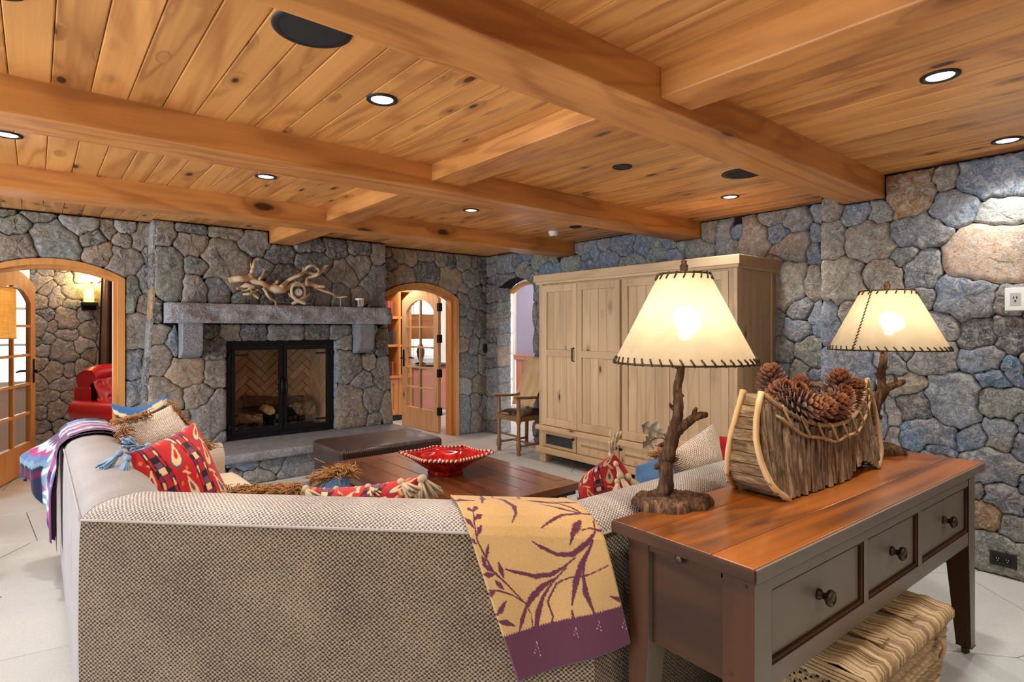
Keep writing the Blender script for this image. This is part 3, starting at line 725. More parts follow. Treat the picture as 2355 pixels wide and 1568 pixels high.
for k in (0, 1):
    xa, xb = (FX0+.052, 2.010) if k == 0 else (2.022, FX1-.052)
    za, zb = FZ0+.058, FZ1-.058
    d = MB().box(xa, xa+.034, FY-.012, FY+.03, za, zb).box(xb-.034, xb, FY-.012, FY+.03, za, zb).box(xa+.034, xb-.034, FY-.012, FY+.03, za, za+.034).box(xa+.034, xb-.034, FY-.012, FY+.03, zb-.034, zb).build('door', M['iron'], t)
    MB().box(xa+.03, xb-.03, FY+.005, FY+.011, za+.03, zb-.03).build('pane', M['fire_glass'], d)
    hx = xb-.016 if k == 0 else xa+.016
    MB().tube([(hx, FY-.012, .90), (hx, FY-.05, .895), (hx, FY-.055, .82), (hx, FY-.05, .745), (hx, FY-.012, .74)], [.006,.01,.014,.01,.006], 8).build('handle', M['iron'], d, smooth=True)
    ex = xa if k == 0 else xb; sg = 1 if k == 0 else -1
    for z in (.44, 1.16):
        MB().box(min(ex-.045*sg, ex+.16*sg), max(ex-.045*sg, ex+.16*sg), FY-.022, FY-.013, z-.008, z+.008).lathe([(.013,z-.028),(.013,z+.028)], 8, (ex-.02*sg, FY-.02, 0)).build('hinge', M['iron'], d)
# firebox shell and herringbone firebrick
bx0, bx1, by0, by1 = FX0+.04, FX1-.04, FY+.09, FY+.62
MB().box(bx0-.05, bx1+.05, by1+.03, by1+.06, FZ0-.02, FZ1+.05).box(bx0-.08, bx0-.03, by0, by1+.06, FZ0-.02, FZ1+.05).box(bx1+.03, bx1+.08, by0, by1+.06, FZ0-.02, FZ1+.05).box(bx0-.05, bx1+.05, by0, by1+.06, FZ1-.01, FZ1+.05).box(bx0-.08, bx1+.08, by0-.09, by1+.06, FZ0-.05, FZ0-.002).build('firebox', M['soot'], t)
def herring(x0, x1, z0, z1, wv, put):
    n = 3; c45 = math.sqrt(.5); R_ = int(2.4/wv)
    cells = []
    for j in range(-R_, R_):
        for mm in range(-R_//(2*n)-1, R_//(2*n)+2):
            cells.append((j+2*n*mm, j, n, 1)); cells.append((j, j+1+2*n*mm, 1, n))
    for a, b, ww, hh in cells:
        g = .0035
        q = [(a*wv+g, b*wv+g), ((a+ww)*wv-g, b*wv+g), ((a+ww)*wv-g, (b+hh)*wv-g), (a*wv+g, (b+hh)*wv-g)]
        q = [((x-y)*c45+(x0+x1)/2, (x+y)*c45+z0+.3) for x, y in q]
        if max(p[0] for p in q) < x0 or min(p[0] for p in q) > x1 or max(p[1] for p in q) < z0 or min(p[1] for p in q) > z1: continue
        q = clip(q, -1, 0, -x0); q = clip(q, 1, 0, x1) if len(q) > 2 else q
        q = clip(q, 0, -1, -z0) if len(q) > 2 else q; q = clip(q, 0, 1, z1) if len(q) > 2 else q
        if len(q) > 2:
            ar = abs(sum(q[i][0]*q[(i+1) % len(q)][1]-q[(i+1) % len(q)][0]*q[i][1] for i in range(len(q))))/2
            if ar > 3e-4: put(q)
herring(bx0, bx1, FZ0, FZ1, .075, lambda q: MB().extrude(q, 'y', by1, by1+.035).build('brick', M['firebrick'], t))
herring(by0, by1, FZ0, FZ1, .075, lambda q: MB().extrude(q, 'x', bx1, bx1+.035).build('brick', M['firebrick'], t))
herring(by0, by1, FZ0, FZ1, .075, lambda q: MB().extrude(q, 'x', bx0-.035, bx0).build('brick', M['firebrick'], t))
# logs on a grate, ember bed
def log(p0, p1, r, mat, name, label, n=12):
    rg = random.Random(name+label); P = [Vector(p0).lerp(Vector(p1), i/6) for i in range(7)]
    P = [p+Vector((rg.uniform(-1,1), rg.uniform(-1,1), rg.uniform(-1,1)))*r*.10 for p in P]
    o = tag(MB().tube(P, [r*rg.uniform(.85,1.1) for _ in P], n, True, .85, .09, rg).build('firewood_log', mat, smooth=False), label, 'log', 'logs in the fireplace')
    d = (Vector(p1)-Vector(p0)).normalized()
    for p, q in ((P[0], -d), (P[-1], d)):
        u = d.cross(Vector((0,0,1))).normalized(); v = d.cross(u)
        m = MB(); c = [p+q*.004+(u*math.cos(a)+v*math.sin(a)*.8)*r*.82 for a in np.arange(10)*.628]
        m.add(c+[p+q*.006], [(i, (i+1) % 10, 10) for i in range(10)])
        m.build('cut_face', M['cutwood'], o)
GY = by0+.26
log((1.62, GY-.10, .47), (1.86, GY-.06, .45), .075, M['bark_y'], 'a', 'short split log at the left end of the fireplace')
log((1.74, GY+.16, .62), (2.38, GY+.10, .58), .085, M['trunk'], 'b', 'long brown log lying across the back of the fireplace')
log((1.76, GY-.01, .46), (2.02, GY+.03, .46), .058, M['soot'], 'c', 'charred log behind the short split log')
log((1.97, GY-.10, .53), (1.96, GY+.12, .55), .052, M['cutwood'], 'd', 'small pale log stub pointing out between the doors')
log((2.06, GY, .47), (2.30, GY+.04, .50), .066, M['soot'], 'e', 'charred cracked log on the right side of the grate')
log((2.26, GY+.10, .52), (2.40, GY-.12, .52), .088, M['bark_y'], 'f', 'thick log with pale cut face at the right end')
g = thing('fire_grate', 'black iron log grate inside the fireplace', 'grate', (2.0, GY, FZ0+.03))
for i in range(7):
    x = 1.66+.115*i; MB().tube([(x, GY-.16, .44), (x, GY-.15, .375), (x, GY+.16, .375), (x, GY+.17, .43)], .009, 6).build('bar', M['iron'], g)
MB().tube([(1.62, GY-.12, .368), (2.42, GY-.12, .368)], .011, 6).build('rail', M['iron'], g)
MB().tube([(1.62, GY+.12, .368), (2.42, GY+.12, .368)], .011, 6).build('rail', M['iron'], g)
for x in (1.66, 2.38):
    for y in (-.12, .12): MB().tube([(x, GY+y, .366), (x, GY+y, .30)], .009, 6).build('leg', M['iron'], g)
m = MB(); rg = random.Random(5)
for _ in range(420):
    x, y, r = rg.uniform(1.56, 2.48), rg.uniform(by0+.02, GY+.1), rg.uniform(.009, .02)
    m.lathe([(r*.5,-r*.4),(r,0),(r*.6,r*.7)], 5, (x, y, FZ0+.006+r*.4+rg.uniform(0, .012)))
tag(m.build('ember_gravel', M['gravel'], origin=(2.0, GY, FZ0)), 'tan ember gravel strewn on the fireplace floor', 'gravel', kind='stuff')

# things on the mantel
def crop6(x, y): return 500+x/5.607, 560+y/5.607
def drift(m, txt, yoff=0.0, n=8):
    P = []; R_ = []
    for i, it in enumerate(txt.split(';')):
        x, y, r = [float(q) for q in it.split(',')]
        yy = 6.03 + yoff + .035*math.sin(i*1.7+len(txt))
        p = on_y(*crop6(x, y), yy); P.append(p); R_.append(r/5.607*(p-O3).length*.93/FP)
    n4 = 4; SP = smoothpath(P, n4); RR = []
    for i in range(len(P)-1): RR += [lerp(R_[i], R_[i+1], k/n4) for k in range(n4)]
    RR.append(R_[-1]); m.tube(SP, RR, n, True, 1.0, .12, random.Random(len(txt)))
m = MB()
drift(m, '150,480,40;220,462,44;300,452,42;360,450,42;420,445,44;480,490,38;580,510,32;630,545,36;680,570,44;760,590,58;820,595,48;880,585,42;950,540,30;1020,528,26;1100,530,28;1200,520,30;1290,550,25;1390,555,14')
drift(m, '420,440,36;440,390,27;450,340,22;465,290,19;480,235,16;500,208,12;535,208,7')
drift(m, '455,330,16;432,290,9;430,245,4')
drift(m, '480,520,26;530,480,18;550,450,18;585,405,15;600,350,14;590,325,9')
drift(m, '585,405,12;610,395,10;640,405,7'); drift(m, '600,350,12;620,340,7')
drift(m, '730,540,30;760,510,26;775,485,16')
drift(m, '820,560,30;870,520,26;910,480,25;980,440,22;1060,408,22;1110,370,22;1130,330,20;1180,295,20;1240,280,19;1275,310,18;1310,350,18;1290,400,20;1230,420,20;1170,445,22;1150,500,22;1160,530,20', -.02)
drift(m, '1120,370,18;1180,375,16;1240,395,16;1310,385,20;1370,335,20;1390,300,16;1425,285,9', .03)
drift(m, '1110,330,10;1105,300,5'); drift(m, '1395,310,10;1375,285,6')
drift(m, '470,560,26;400,545,25;330,560,26;280,580,20;255,575,12')
drift(m, '330,545,14;360,520,12;420,530,14'); drift(m, '300,590,10;370,600,12;420,575,10')
drift(m, '420,570,18;440,610,16;480,660,17;530,712,12')
drift(m, '335,655,13;400,650,17;450,640,17;500,605,13;530,598,7')
drift(m, '590,570,24;620,610,20;640,655,18;680,705,17;730,735,14;755,760,12;748,792,10', -.03)
drift(m, '730,735,9;785,740,5')
drift(m, '1270,560,22;1300,585,16;1400,620,14;1480,645,14;1530,690,12;1600,690,13;1680,685,8', -.01)
drift(m, '1590,695,10;1588,750,9;1590,808,7', -.01)
tag(m.build('driftwood_branch', M['drift'], smooth=True), 'pale twisting driftwood branch lying along the mantel shelf', 'driftwood')
ck = thing('mantel_clock', 'small round clock held by crossed antlers on the mantel', 'clock', tuple(on_y(*crop6(1045, 790), 5.97)))
def antler(txt, y):
    m = MB(); P = []; R_ = []
    for it in txt.split(';'):
        a, b, r = [float(q) for q in it.split(',')]; p = on_y(*crop6(a, b), y); P.append(p); R_.append(r/5.607*6.0/FP)
    SP = smoothpath(P, 4); RR = []
    for i in range(len(P)-1): RR += [lerp(R_[i], R_[i+1], k/4) for k in range(4)]
    m.tube(SP, RR+[R_[-1]], 8); return m
a = antler('1140,775,18;1090,755,24;1030,730,24;980,690,22;958,640,20;962,570,16;1000,520,12;1070,488,4', 5.95); b_ = antler('975,695,14;935,670,10;915,630,3', 5.95)
a.add(b_.v, b_.f); a.build('antler', M['antler'], ck, smooth=True)
a = antler('960,778,18;1000,760,24;1060,730,24;1110,690,22;1125,640,20;1118,570,16;1070,520,12;1000,488,4', 5.985); b_ = antler('1110,700,14;1160,675,10;1195,635,3', 5.985)
a.add(b_.v, b_.f); a.build('antler', M['antler'], ck, smooth=True)
c = on_y(*crop6(1042, 630), 5.965)
Mc = Matrix.Translation(c) @ Matrix.Rotation(math.pi/2, 4, 'X')
cs = MB().lathe([(.036,-.02),(.043,-.012),(.043,.012),(.038,.016),(.036,.012)], 24, M=Mc).build('case', M['chrome'], ck, smooth=True)
MB().lathe([(.035,.010),(.034,.0125)], 24, M=Mc).build('dial', M['dial'], ck)
hm = MB()
for ang, L, ww in ((1.75, .018, .0022), (1.45, .026, .0016)):
    R_ = Mc @ Matrix.Rotation(ang, 4, 'Z'); hm.obox(R_, -.003, L, -ww, ww, .0126, .0138)
for k in range(12): R_ = Mc @ Matrix.Rotation(k*math.pi/6, 4, 'Z'); hm.obox(R_, .027, .032, -.001, .001, .0126, .0134)
hm.build('hand', M['black'], ck)
cu = on_y(*crop6(1835, 815), 6.0)
cc = tag(MB().lathe([(.042,0),(.043,.004),(.051,.074),(.054,.078),(.050,.076),(.048,.055)], 20, (cu.x, cu.y, 1.663)).build('candle_cup', M['chrome'], smooth=True, origin=(cu.x, cu.y, 1.663)), 'small silver cup on the right end of the mantel', 'cup')
tag(MB().lathe([(.045,.045),(.049,.090),(.049,.098),(.044,.103),(.008,.102),(.001,.102)], 20, (cu.x, cu.y, 1.663)).build('candle', M['wax'], smooth=True), 'white candle standing in the small silver cup', 'candle')

# ---------------------------------------------------------------- glazed doors
def glazed_door(n, loc, rz, W, H_, spring, hinge_side, label, mat, handle_z=1.0):
    d = thing('door_%d' % n, label, 'door', loc, rz, kind='structure')
    st, th = .115, .021
    out = [(0,.012)]+arc(0, W, spring, H_)+[(W,.012)]; inn = [(st,.012)]+arc(st, W-st, spring-.16, H_-.15)+[(W-st,.012)]
    fr = MB().extrude(out+inn[::-1], 'y', -th, th)
    fr.build('frame', mat, d, local=True)
    MB().box(st-.001, W-st+.001, -th, th, .012, .30).build('bottom_rail', mat, d, local=True, bevel=.003)
    cw = W-2*st; zt = spring-.16
    zs = [.30+(zt+.06-.30)*k/5 for k in range(6)]
    MB().box(W/2-.013, W/2+.013, -th+.004, th-.004, .30, arch_z(W/2, st, W-st, zt, H_-.15)).build('muntin', mat, d, local=True)
    for k in range(1, 5): MB().box(st, W-st, -th+.005, th-.005, zs[k]-.013, zs[k]+.013).build('muntin', mat, d, local=True)
    for k in range(5):
        for a in (0, 1):
            x0, x1 = st+a*cw/2+(.013 if a else 0), st+(a+1)*cw/2-(0 if a else .013)
            z0 = zs[k]+(.013 if k else 0)
            if k < 4: pl = [(x0,z0),(x1,z0),(x1,zs[k+1]-.013),(x0,zs[k+1]-.013)]
            else: pl = [(x0,z0),(x1,z0)]+[(lerp(x1,x0,i/5), arch_z(lerp(x1,x0,i/5), st, W-st, zt, H_-.15)) for i in range(6)]
            MB().extrude(pl, 'y', -.003, .003).build('pane', M['glass'], d, local=True)
    hx = W-.05 if hinge_side == 0 else .05
    h = MB().box(hx-.022, hx+.022, -th-.006, th+.006, handle_z-.12, handle_z+.12).build('latch_plate', M['iron'], d, local=True, bevel=.003)
    s_ = -1 if hinge_side == 0 else 1
    for sy in (-1, 1): MB().tube([(hx, sy*th, handle_z), (hx, sy*(th+.05), handle_z), (hx+s_*.02, sy*(th+.06), handle_z), (hx+s_*.11, sy*(th+.058), handle_z-.006)], [.012,.011,.012,.009], 8).build('handle', M['iron'], d, local=True, smooth=True)
    ex = 0 if hinge_side == 0 else W
    for z in (.30, .82, 1.29, 1.72): MB().box(ex-.028, ex+.03, -th-.005, th+.005, z-.055, z+.055).build('hinge', M['iron'], d, local=True, bevel=.003)
    return d
glazed_door(1, (4.235, 6.66, 0), math.radians(92.5), .93, 1.985, 1.84, 0, 'open arched pine door with ten panes and black hinges in the right doorway', M['pine_z'])
glazed_door(2, (-.33, 6.68, 0), math.radians(72), 1.0, 1.985, 1.84, 0, 'open arched timber door with ten panes in the left doorway', M['fir_z'])

# ---------------------------------------------------------------- study things
rc = thing('leather_armchair', 'red tufted leather armchair in the study behind the left doorway', 'armchair', (.92, 7.70, 0), math.radians(-46))
def tuft(u, v):
    du = (u*3.5+ (math.floor(v*3) % 2)*.5) % 1 - .5; dv = (v*3) % 1 - .5
    return -.04*math.exp(-(du*du+dv*dv)*22) + .022*math.cos(du*6.28)*.5*math.cos(dv*3.14)
def backf(u, v):
    z = lerp(.42, .90, v); y = lerp(-.33, .33, u); x = -.16-.16*v - .03*math.cos((u-.5)*2.6)
    return (x + tuft(u, v)+.03, y, z)
MB().grid(backf, 40, 40).build('tufted_back', M['red_leather'], rc, smooth=True, local=True)
prof = [(-.30,.86),(-.24,.93),(-.25,1.0),(-.33,1.03),(-.42,1.0),(-.46,.92),(-.42,.80),(-.36,.4),(-.34,.16)]
MB().grid(lambda u, v: (lambda q: (q[0]-.03*(1-abs(2*u-1)**4), lerp(-.37, .37, u), q[1]-.05*abs(2*u-1)**4))(tuple(smoothpath([(a, 0, b) for a, b in prof], 3)[int(round(v*24))].xz)), 16, 24).add([(x_-.03*0, y_, z_-.05) for y_ in (-.37, .37) for x_, z_ in prof], [tuple(range(9)), tuple(range(17, 8, -1))]).build('back_roll', M['red_leather'], rc, smooth=True, local=True)
for sy in (-1, 1):
    MB().grid(lambda u, v: (lerp(-.44, .48, u), sy*(.39+.10*math.cos(v*5.2-1.0)), .56+.10*math.sin(v*5.2-1.0)-.04*u), 12, 14).box(-.42, .46, sy*.39-.05, sy*.39+.05, .10, .58).build('arm', M['red_leather'], rc, smooth=True, local=True)
    MB().box(-.48, -.30, sy*.36-.025, sy*.36+.025, .12, .80).build('wing', M['red_leather'], rc, local=True, bevel=.02)
MB().box(-.30, .48, -.335, .335, .12, .34).build('base', M['red_leather'], rc, local=True, bevel=.02)
MB().box(-.20, .50, -.325, .325, .345, .48).build('seat_cushion', M['red_leather'], rc, local=True, bevel=.04, seg=3, smooth=True)
cu_ = tag(MB().grid(lambda u, v: (lerp(.565+.07*v, .98, u), 8.72+.05*math.sin(u*26+v)+.015*math.sin(u*61), lerp(.03, 2.2, v)), 60, 6).build('window_curtain', M['curtain'], smooth=True, solid=.0), 'brown pleated curtain hanging behind the red armchair', 'curtain')
sc_ = thing('wall_sconce', 'glowing mica box wall light on the study stone wall', 'wall light', (.51, 8.955, 1.74))
MB().box(.43, .60, 8.80, 8.955, 1.715, 1.755).box(.44, .59, 8.93, 8.985, 1.66, 1.76).build('bracket', M['iron'], sc_, bevel=.004)
MB().box(.462, .562, 8.82, 8.825, 1.756, 1.985).box(.462, .562, 8.915, 8.92, 1.756, 1.985).box(.462, .467, 8.825, 8.915, 1.756, 1.985).box(.557, .562, 8.825, 8.915, 1.756, 1.985).build('shade', M['mica'], sc_)
def lamp_light(name, loc, power, color, r, parent=None):
    l = bpy.data.lights.new(name, 'POINT'); l.energy = power; l.color = color; l.shadow_soft_size = r
    o = bpy.data.objects.new(name, l); COL.objects.link(o); o.location = loc
    if parent is not None: o.parent = parent; o.location = Vector(loc)-world_loc(parent)
    return o
lamp_light('study_fill_light', (1.5, 7.0, 2.36), 26, (1, .92, .82), .1); lamp_light('study_fill_light', (.0, 8.2, 2.36), 12, (1, .92, .82), .1); lamp_light('study_fill_light', (4.0, 7.4, 2.36), 26, (1, .92, .82), .1); lamp_light('passage_fill_light', (5.7, 6.2, 2.36), 26, (.95, .96, 1), .1)  # unseen point lights without fittings, added to brighten study and passage
lamp_light('sconce_bulb', (.512, 8.87, 1.86), 4, (1, .86, .50), .025)
lamp_light('sconce_uplight', (.512, 8.87, 2.05), 6, (1, .80, .36), .03)
# bookcase and books
bc = thing('bookcase', 'honey wood bookcase with open shelves over cabinet doors in the study', 'bookcase', (3.9, 8.2, 0))
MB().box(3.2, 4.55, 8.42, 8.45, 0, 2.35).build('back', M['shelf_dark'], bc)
for x in (3.2, 4.36, 4.55): MB().box(x-.02, x+.02, 8.0, 8.42, .09, 2.35).build('upright', M['fir_z'], bc, bevel=.003)
for z in (1.165, 1.60, 2.02): MB().box(3.22, 4.53, 8.01, 8.42, z-.018, z+.018).build('shelf', M['fir_x'], bc, bevel=.003)
MB().box(3.18, 4.57, 7.96, 8.42, .665, .70).build('counter', M['fir_x'], bc, bevel=.004)
MB().box(3.22, 4.53, 8.02, 8.40, .09, .665).build('cabinet', M['fir_z'], bc)
for x0, x1 in ((3.25, 3.78), (3.80, 4.33)):
    dd = MB().box(x0, x0+.07, 7.99, 8.02, .11, .65).box(x1-.07, x1, 7.99, 8.02, .11, .65).box(x0+.07, x1-.07, 7.99, 8.02, .11, .18).box(x0+.07, x1-.07, 7.99, 8.02, .58, .65).build('door', M['fir_z'], bc)
    MB().box(x0+.068, x1-.068, 8.004, 8.016, .175, .585).build('panel', M['fir_z'], dd)
MB().box(3.22, 4.53, 8.06, 8.3, 0, .09).build('plinth', M['black'], bc)
bcols = {'brick red': (150,60,44), 'tan': (196,160,120), 'dark blue': (44,52,74), 'dark brown': (70,44,34), 'cream': (220,206,184), 'rust': (176,84,50), 'black': (34,32,34), 'grey': (120,116,112)}
bkm = {k: plain('book_cloth_'+k.replace(' ', '_'), c, .6, bump=.2, bscale=200) for k, c in bcols.items()}
pap = plain('book_paper', (226,216,196), .9)
def book(x, z, th, h, d, col, label, grp):
    b = thing('book', label, 'book', (x+th/2, 8.06+d/2, z), group=grp)
    MB().box(x, x+.003, 8.05, 8.05+d, z, z+h).box(x+th-.003, x+th, 8.05, 8.05+d, z, z+h).box(x+.003, x+th-.003, 8.047, 8.05, z, z+h).build('cover', bkm[col], b)
    MB().box(x+.003, x+th-.003, 8.052, 8.045+d, z+.004, z+h-.004).build('pages', pap, b)
ordn = ['first', 'second', 'third', 'fourth', 'fifth', 'sixth', 'seventh']
for sh, z, x, seq in (('top', 1.618, 4.03, [('brick red',.03,.23),('tan',.03,.22),('tan',.025,.20),('cream',.022,.22),('dark blue',.02,.22),('brick red',.045,.24),('brick red',.04,.235)]),
                     ('middle', 1.183, 4.06, [('dark blue',.03,.22),('grey',.025,.20),('dark brown',.02,.22),('tan',.03,.23),('dark brown',.03,.2),('black',.035,.21),('dark blue',.03,.23)]),
                     ('lower', .70, 4.05, [('dark brown',.03,.22),('rust',.03,.2),('black',.03,.24),('tan',.02,.21),('black',.035,.235),('dark brown',.03,.2),('rust',.03,.22)])):
    for k, (c, th, h) in enumerate(seq):
        book(x, z, th, h, .16, c, '%s book, %s from the open end of the %s bookcase shelf' % (c, ordn[k], sh), 'books on the %s shelf' % sh); x += th+.004
# study lamp with brown drum shade on a side cabinet, seen through the panes
dk = thing('side_cabinet', 'red brown study cabinet seen through the right glazed door', 'cabinet', (4.95, 8.35, 0))
MB().box(4.62, 5.45, 8.1, 8.62, .08, .80).build('carcass', M['pinkwood'], dk); MB().box(4.58, 5.49, 8.06, 8.64, .80, .84).build('top', M['brown_x'], dk, bevel=.006)
for x0, x1 in ((4.65, 5.02), (5.05, 5.42)): MB().box(x0, x1, 8.085, 8.1, .12, .77).build('door', M['pinkwood'], dk, bevel=.008)
for x in (4.66, 5.41):
    for yy in (8.14, 8.58): MB().box(x-.03, x+.03, yy-.03, yy+.03, 0, .08).build('foot', M['brown_z'], dk)
sl = thing('table_lamp', 'table lamp with brown drum shade seen through the right glazed door', 'lamp', (4.93, 8.33, .84))
MB().lathe([(.09,.84),(.095,.86),(.03,.88),(.06,.98),(.075,1.05),(.05,1.14),(.015,1.2),(.012,1.45)], 16, (4.93, 8.33, 0)).build('base', M['bronze'], sl, smooth=True)
MB().lathe([(.21,1.26),(.21,1.66)], 24, (4.93, 8.33, 0), cap=False).build('shade', M['brown_shade'], sl, smooth=True)
lamp_light('study_lamp_bulb', (4.93, 8.33, 1.45), 6, (1, .85, .65), .03)
# ---------------------------------------------------------------- pine wardrobe
AX = 4.20; AYa, AYb = 2.33, 4.61
wa = thing('wardrobe', 'tall pale pine wardrobe with four folding panelled doors against the stone wall', 'wardrobe', ((AX+4.84)/2, (AYa+AYb)/2, 0))
PZ, PY = M['pine_z'], M['pine_y']
MB().box(AX+.03, 4.84, AYa+.02, AYa+.04, .10, 1.90).box(AX+.03, 4.84, AYb-.04, AYb-.02, .10, 1.90).box(4.82, 4.84, AYa+.04, AYb-.04, .10, 1.90).box(AX+.03, 4.82, AYa+.04, AYb-.04, .10, .12).box(AX+.03, 4.82, AYa+.04, AYb-.04, 1.88, 1.90).box(AX+.035, 4.82, AYa+.04, AYb-.04, .355, .375).build('carcass', PZ, wa)
for k in range(4):
    x0 = AX+.09+k*.155; MB().box(x0, x0+.152, AYa+.008, AYa+.02, .16, 1.90).build('side_board', PZ, wa, bevel=.004, seg=1)
MB().box(AX, AX+.085, AYa-.004, AYa+.03, .10, 1.90).build('corner_post', PZ, wa, bevel=.003); MB().box(4.76, 4.845, AYa-.004, AYa+.02, .10, 1.90).build('corner_post', PZ, wa, bevel=.003)
MB().box(AX, AX+.04, AYb-.055, AYb, .10, 1.92).build('corner_post', PZ, wa, bevel=.003)
MB().box(AX-.045, 4.85, AYa-.045, AYb+.045, 1.925, 2.0).build('cornice', PY, wa, bevel=.004); MB().box(AX-.028, 4.845, AYa-.028, AYb+.028, 1.90, 1.926).build('cornice_bead', PY, wa, bevel=.006)
MB().box(AX-.035, AX+.05, AYa-.03, AYb+.03, .342, .392).build('waist_rail', PY, wa, bevel=.010)
MB().box(AX-.030, 4.84, AYa-.03, AYb+.03, .10, .165).build('base_rail', PY, wa, bevel=.010)
for y in (AYa+.05, AYb-.05):
    for x in (AX+.05, 4.78): MB().box(x-.05, x+.05, y-.05, y+.05, 0, .10).build('foot', PZ, wa, bevel=.006)
MB().box(AX+.024, AX+.03, AYa+.03, AYb-.05, .39, 1.90).build('face_frame', PZ, wa); MB().box(AX, AX+.026, 2.36, 2.397, .39, 1.90).build('corner_post', PZ, wa, bevel=.002)
def panel_door(y0, y1, z0, z1, mid, name='door', px=AX, bd=.098):
    s = .062
    d = MB().box(px-.004, px+.022, y0, y0+s, z0, z1).box(px-.004, px+.022, y1-s, y1, z0, z1).box(px-.004, px+.022, y0+s, y1-s, z0, z0+s+.015).box(px-.004, px+.022, y0+s, y1-s, z1-s-.01, z1).build(name, PZ, wa, bevel=.003, seg=1)
    spans = [(z0+s+.015, z1-s-.01)]
    if mid: MB().box(px-.003, px+.021, y0+s, y1-s, mid-.035, mid+.035).build('mid_rail', PY, d, bevel=.002, seg=1); spans = [(z0+s+.015, mid-.035), (mid+.035, z1-s-.01)]
    for a, b in spans:
        n = max(2, round((y1-y0-2*s)/bd)); bw = (y1-y0-2*s)/n
        for k in range(n): MB().box(px+.012, px+.020, y0+s+k*bw+.0008, y0+s+(k+1)*bw-.0008, a, b).build('board', PZ, d, bevel=.003, seg=1)
    return d
for k, (y0, y1) in enumerate(((4.048, 4.555), (3.495, 4.043), (2.945, 3.465), (2.40, 2.94))):
    d = panel_door(y0, y1, .40, 1.885, 1.17)
    if k == 0: MB().tube([(AX-.004, 4.085, 1.095), (AX-.032, 4.085, 1.10), (AX-.032, 4.085, 1.225), (AX-.004, 4.085, 1.23)], .0075, 8).build('handle', M['iron'], d)
    if k == 2: MB().lathe([(.008,0),(.008,.012),(.017,.02),(.015,.03),(.004,.033)], 12, M=Matrix.Translation((AX-.004, 2.99, 1.12)) @ Matrix.Rotation(-math.pi/2, 4, 'Y')).build('knob', M['iron'], d, smooth=True)
def knob(y, z, d):
    MB().lathe([(.007,0),(.007,.010),(.015,.017),(.013,.026),(.004,.029)], 12, M=Matrix.Translation((AX-.003, y, z)) @ Matrix.Rotation(-math.pi/2, 4, 'Y')).build('knob', M['iron'], d, smooth=True)
s = .05
d = MB().box(AX-.002, AX+.02, 4.06, 4.06+s, .17, .338).box(AX-.002, AX+.02, 4.555-s, 4.555, .17, .338).box(AX-.002, AX+.02, 4.06+s, 4.555-s, .17, .17+.03).box(AX-.002, AX+.02, 4.06+s, 4.555-s, .338-.035, .338).build('glazed_door', PZ, wa, bevel=.003, seg=1)
MB().box(AX+.006, AX+.010, 4.06+s, 4.555-s, .20, .303).build('pane', M['dark_glass'], d); knob(4.085, .305, d)
for y0, y1, ky in ((3.505, 4.045, 3.53), (2.955, 3.495, 3.47), (2.40, 2.945, 2.92)):
    d = panel_door(y0, y1, .17, .338, None, 'cabinet_door'); knob(ky, .305, d)

# ---------------------------------------------------------------- armchair by the passage
ch = thing('armchair', 'old turned wood armchair with dark leather seat beside the pine wardrobe', 'chair', (4.42, 5.10, 0))
W_ = M['brown_z']; chw = plain('worn_oak', (142,104,68), .5, var=.3, bscale=40, bump=.3)
def turned(x, y, z1, name='leg'):
    prof = [(.016,0),(.024,.01),(.024,.03),(.018,.04),(.03,.055),(.03,.13),(.019,.145),(.024,.16),(.019,.175),(.021,.26),(.018,.34),(.026,.36),(.031,.375),(.031,z1 if z1 < .47 else .46)]
    if z1 > .5: prof += [(.019,.475),(.024,.49),(.018,.505),(.021,.55),(.017,z1)]
    MB().lathe(prof, 12, (x, y, 0)).build(name, chw, ch, smooth=True)
turned(4.18, 4.93, .64); turned(4.20, 5.31, .64)
for y in (4.95, 5.30): MB().tube([(4.62, y, 0), (4.625, y, .44), (4.66, y, .78), (4.70, y, 1.02)], [.022,.024,.022,.018], 8).build('back_post', chw, ch, smooth=True)
for y in (4.93, 5.31): MB().tube(smoothpath([(4.12, y, .655), (4.22, y, .645), (4.45, y, .635), (4.65, y, .66)]), [.026]*4+[.024]*4+[.02]*5, 8, sq=.7).build('arm', chw, ch, smooth=True)
MB().box(4.17, 4.64, 4.915, 5.325, .375, .44).build('seat_frame', chw, ch, bevel=.012)
MB().grid(lambda u, v: (lerp(4.165, 4.66, u), lerp(4.905, 5.335, v), .445+.055*(1-abs(2*u-1)**4)*(1-abs(2*v-1)**4)), 14, 14).build('seat', M['brown_leather'], ch, smooth=True)
for a, b in (((4.18,4.93,.10),(4.62,4.95,.10)), ((4.20,5.31,.10),(4.62,5.30,.10)), ((4.40,4.94,.10),(4.41,5.305,.10)), ((4.18,4.93,.21),(4.2,5.31,.21))): MB().tube([a, b], .016, 8, sq=.8).build('stretcher', chw, ch, smooth=True)
MB().box(4.655, 4.69, 4.96, 5.29, .60, .98).build('back_panel', M['brown_leather'], ch, bevel=.012)
MB().box(4.68, 4.72, 4.93, 5.32, .98, 1.04).build('crest_rail', chw, ch, bevel=.01)
def drape(u, v):
    l = v*1.0; y = lerp(4.965, 5.345, u)
    f = .012*math.sin(u*19)+.008*math.sin(u*37+2)
    if l < .42: return (4.64-.20*(1-l/.42)**1.5+f, y+.03*(1-l/.42)-.0, lerp(.52, 1.05, l/.42))
    if l < .55: a = (l-.42)/.13*math.pi; return (4.70-.055*math.cos(a), y, 1.055+.03*math.sin(a))
    return (4.755+f+.02, y, lerp(1.05, .55, (l-.55)/.45))
tag(MB().grid(drape, 30, 40).build('throw_cloth', M['cloth'], smooth=True), 'camel cloth draped over the back of the turned wood armchair', 'cloth')

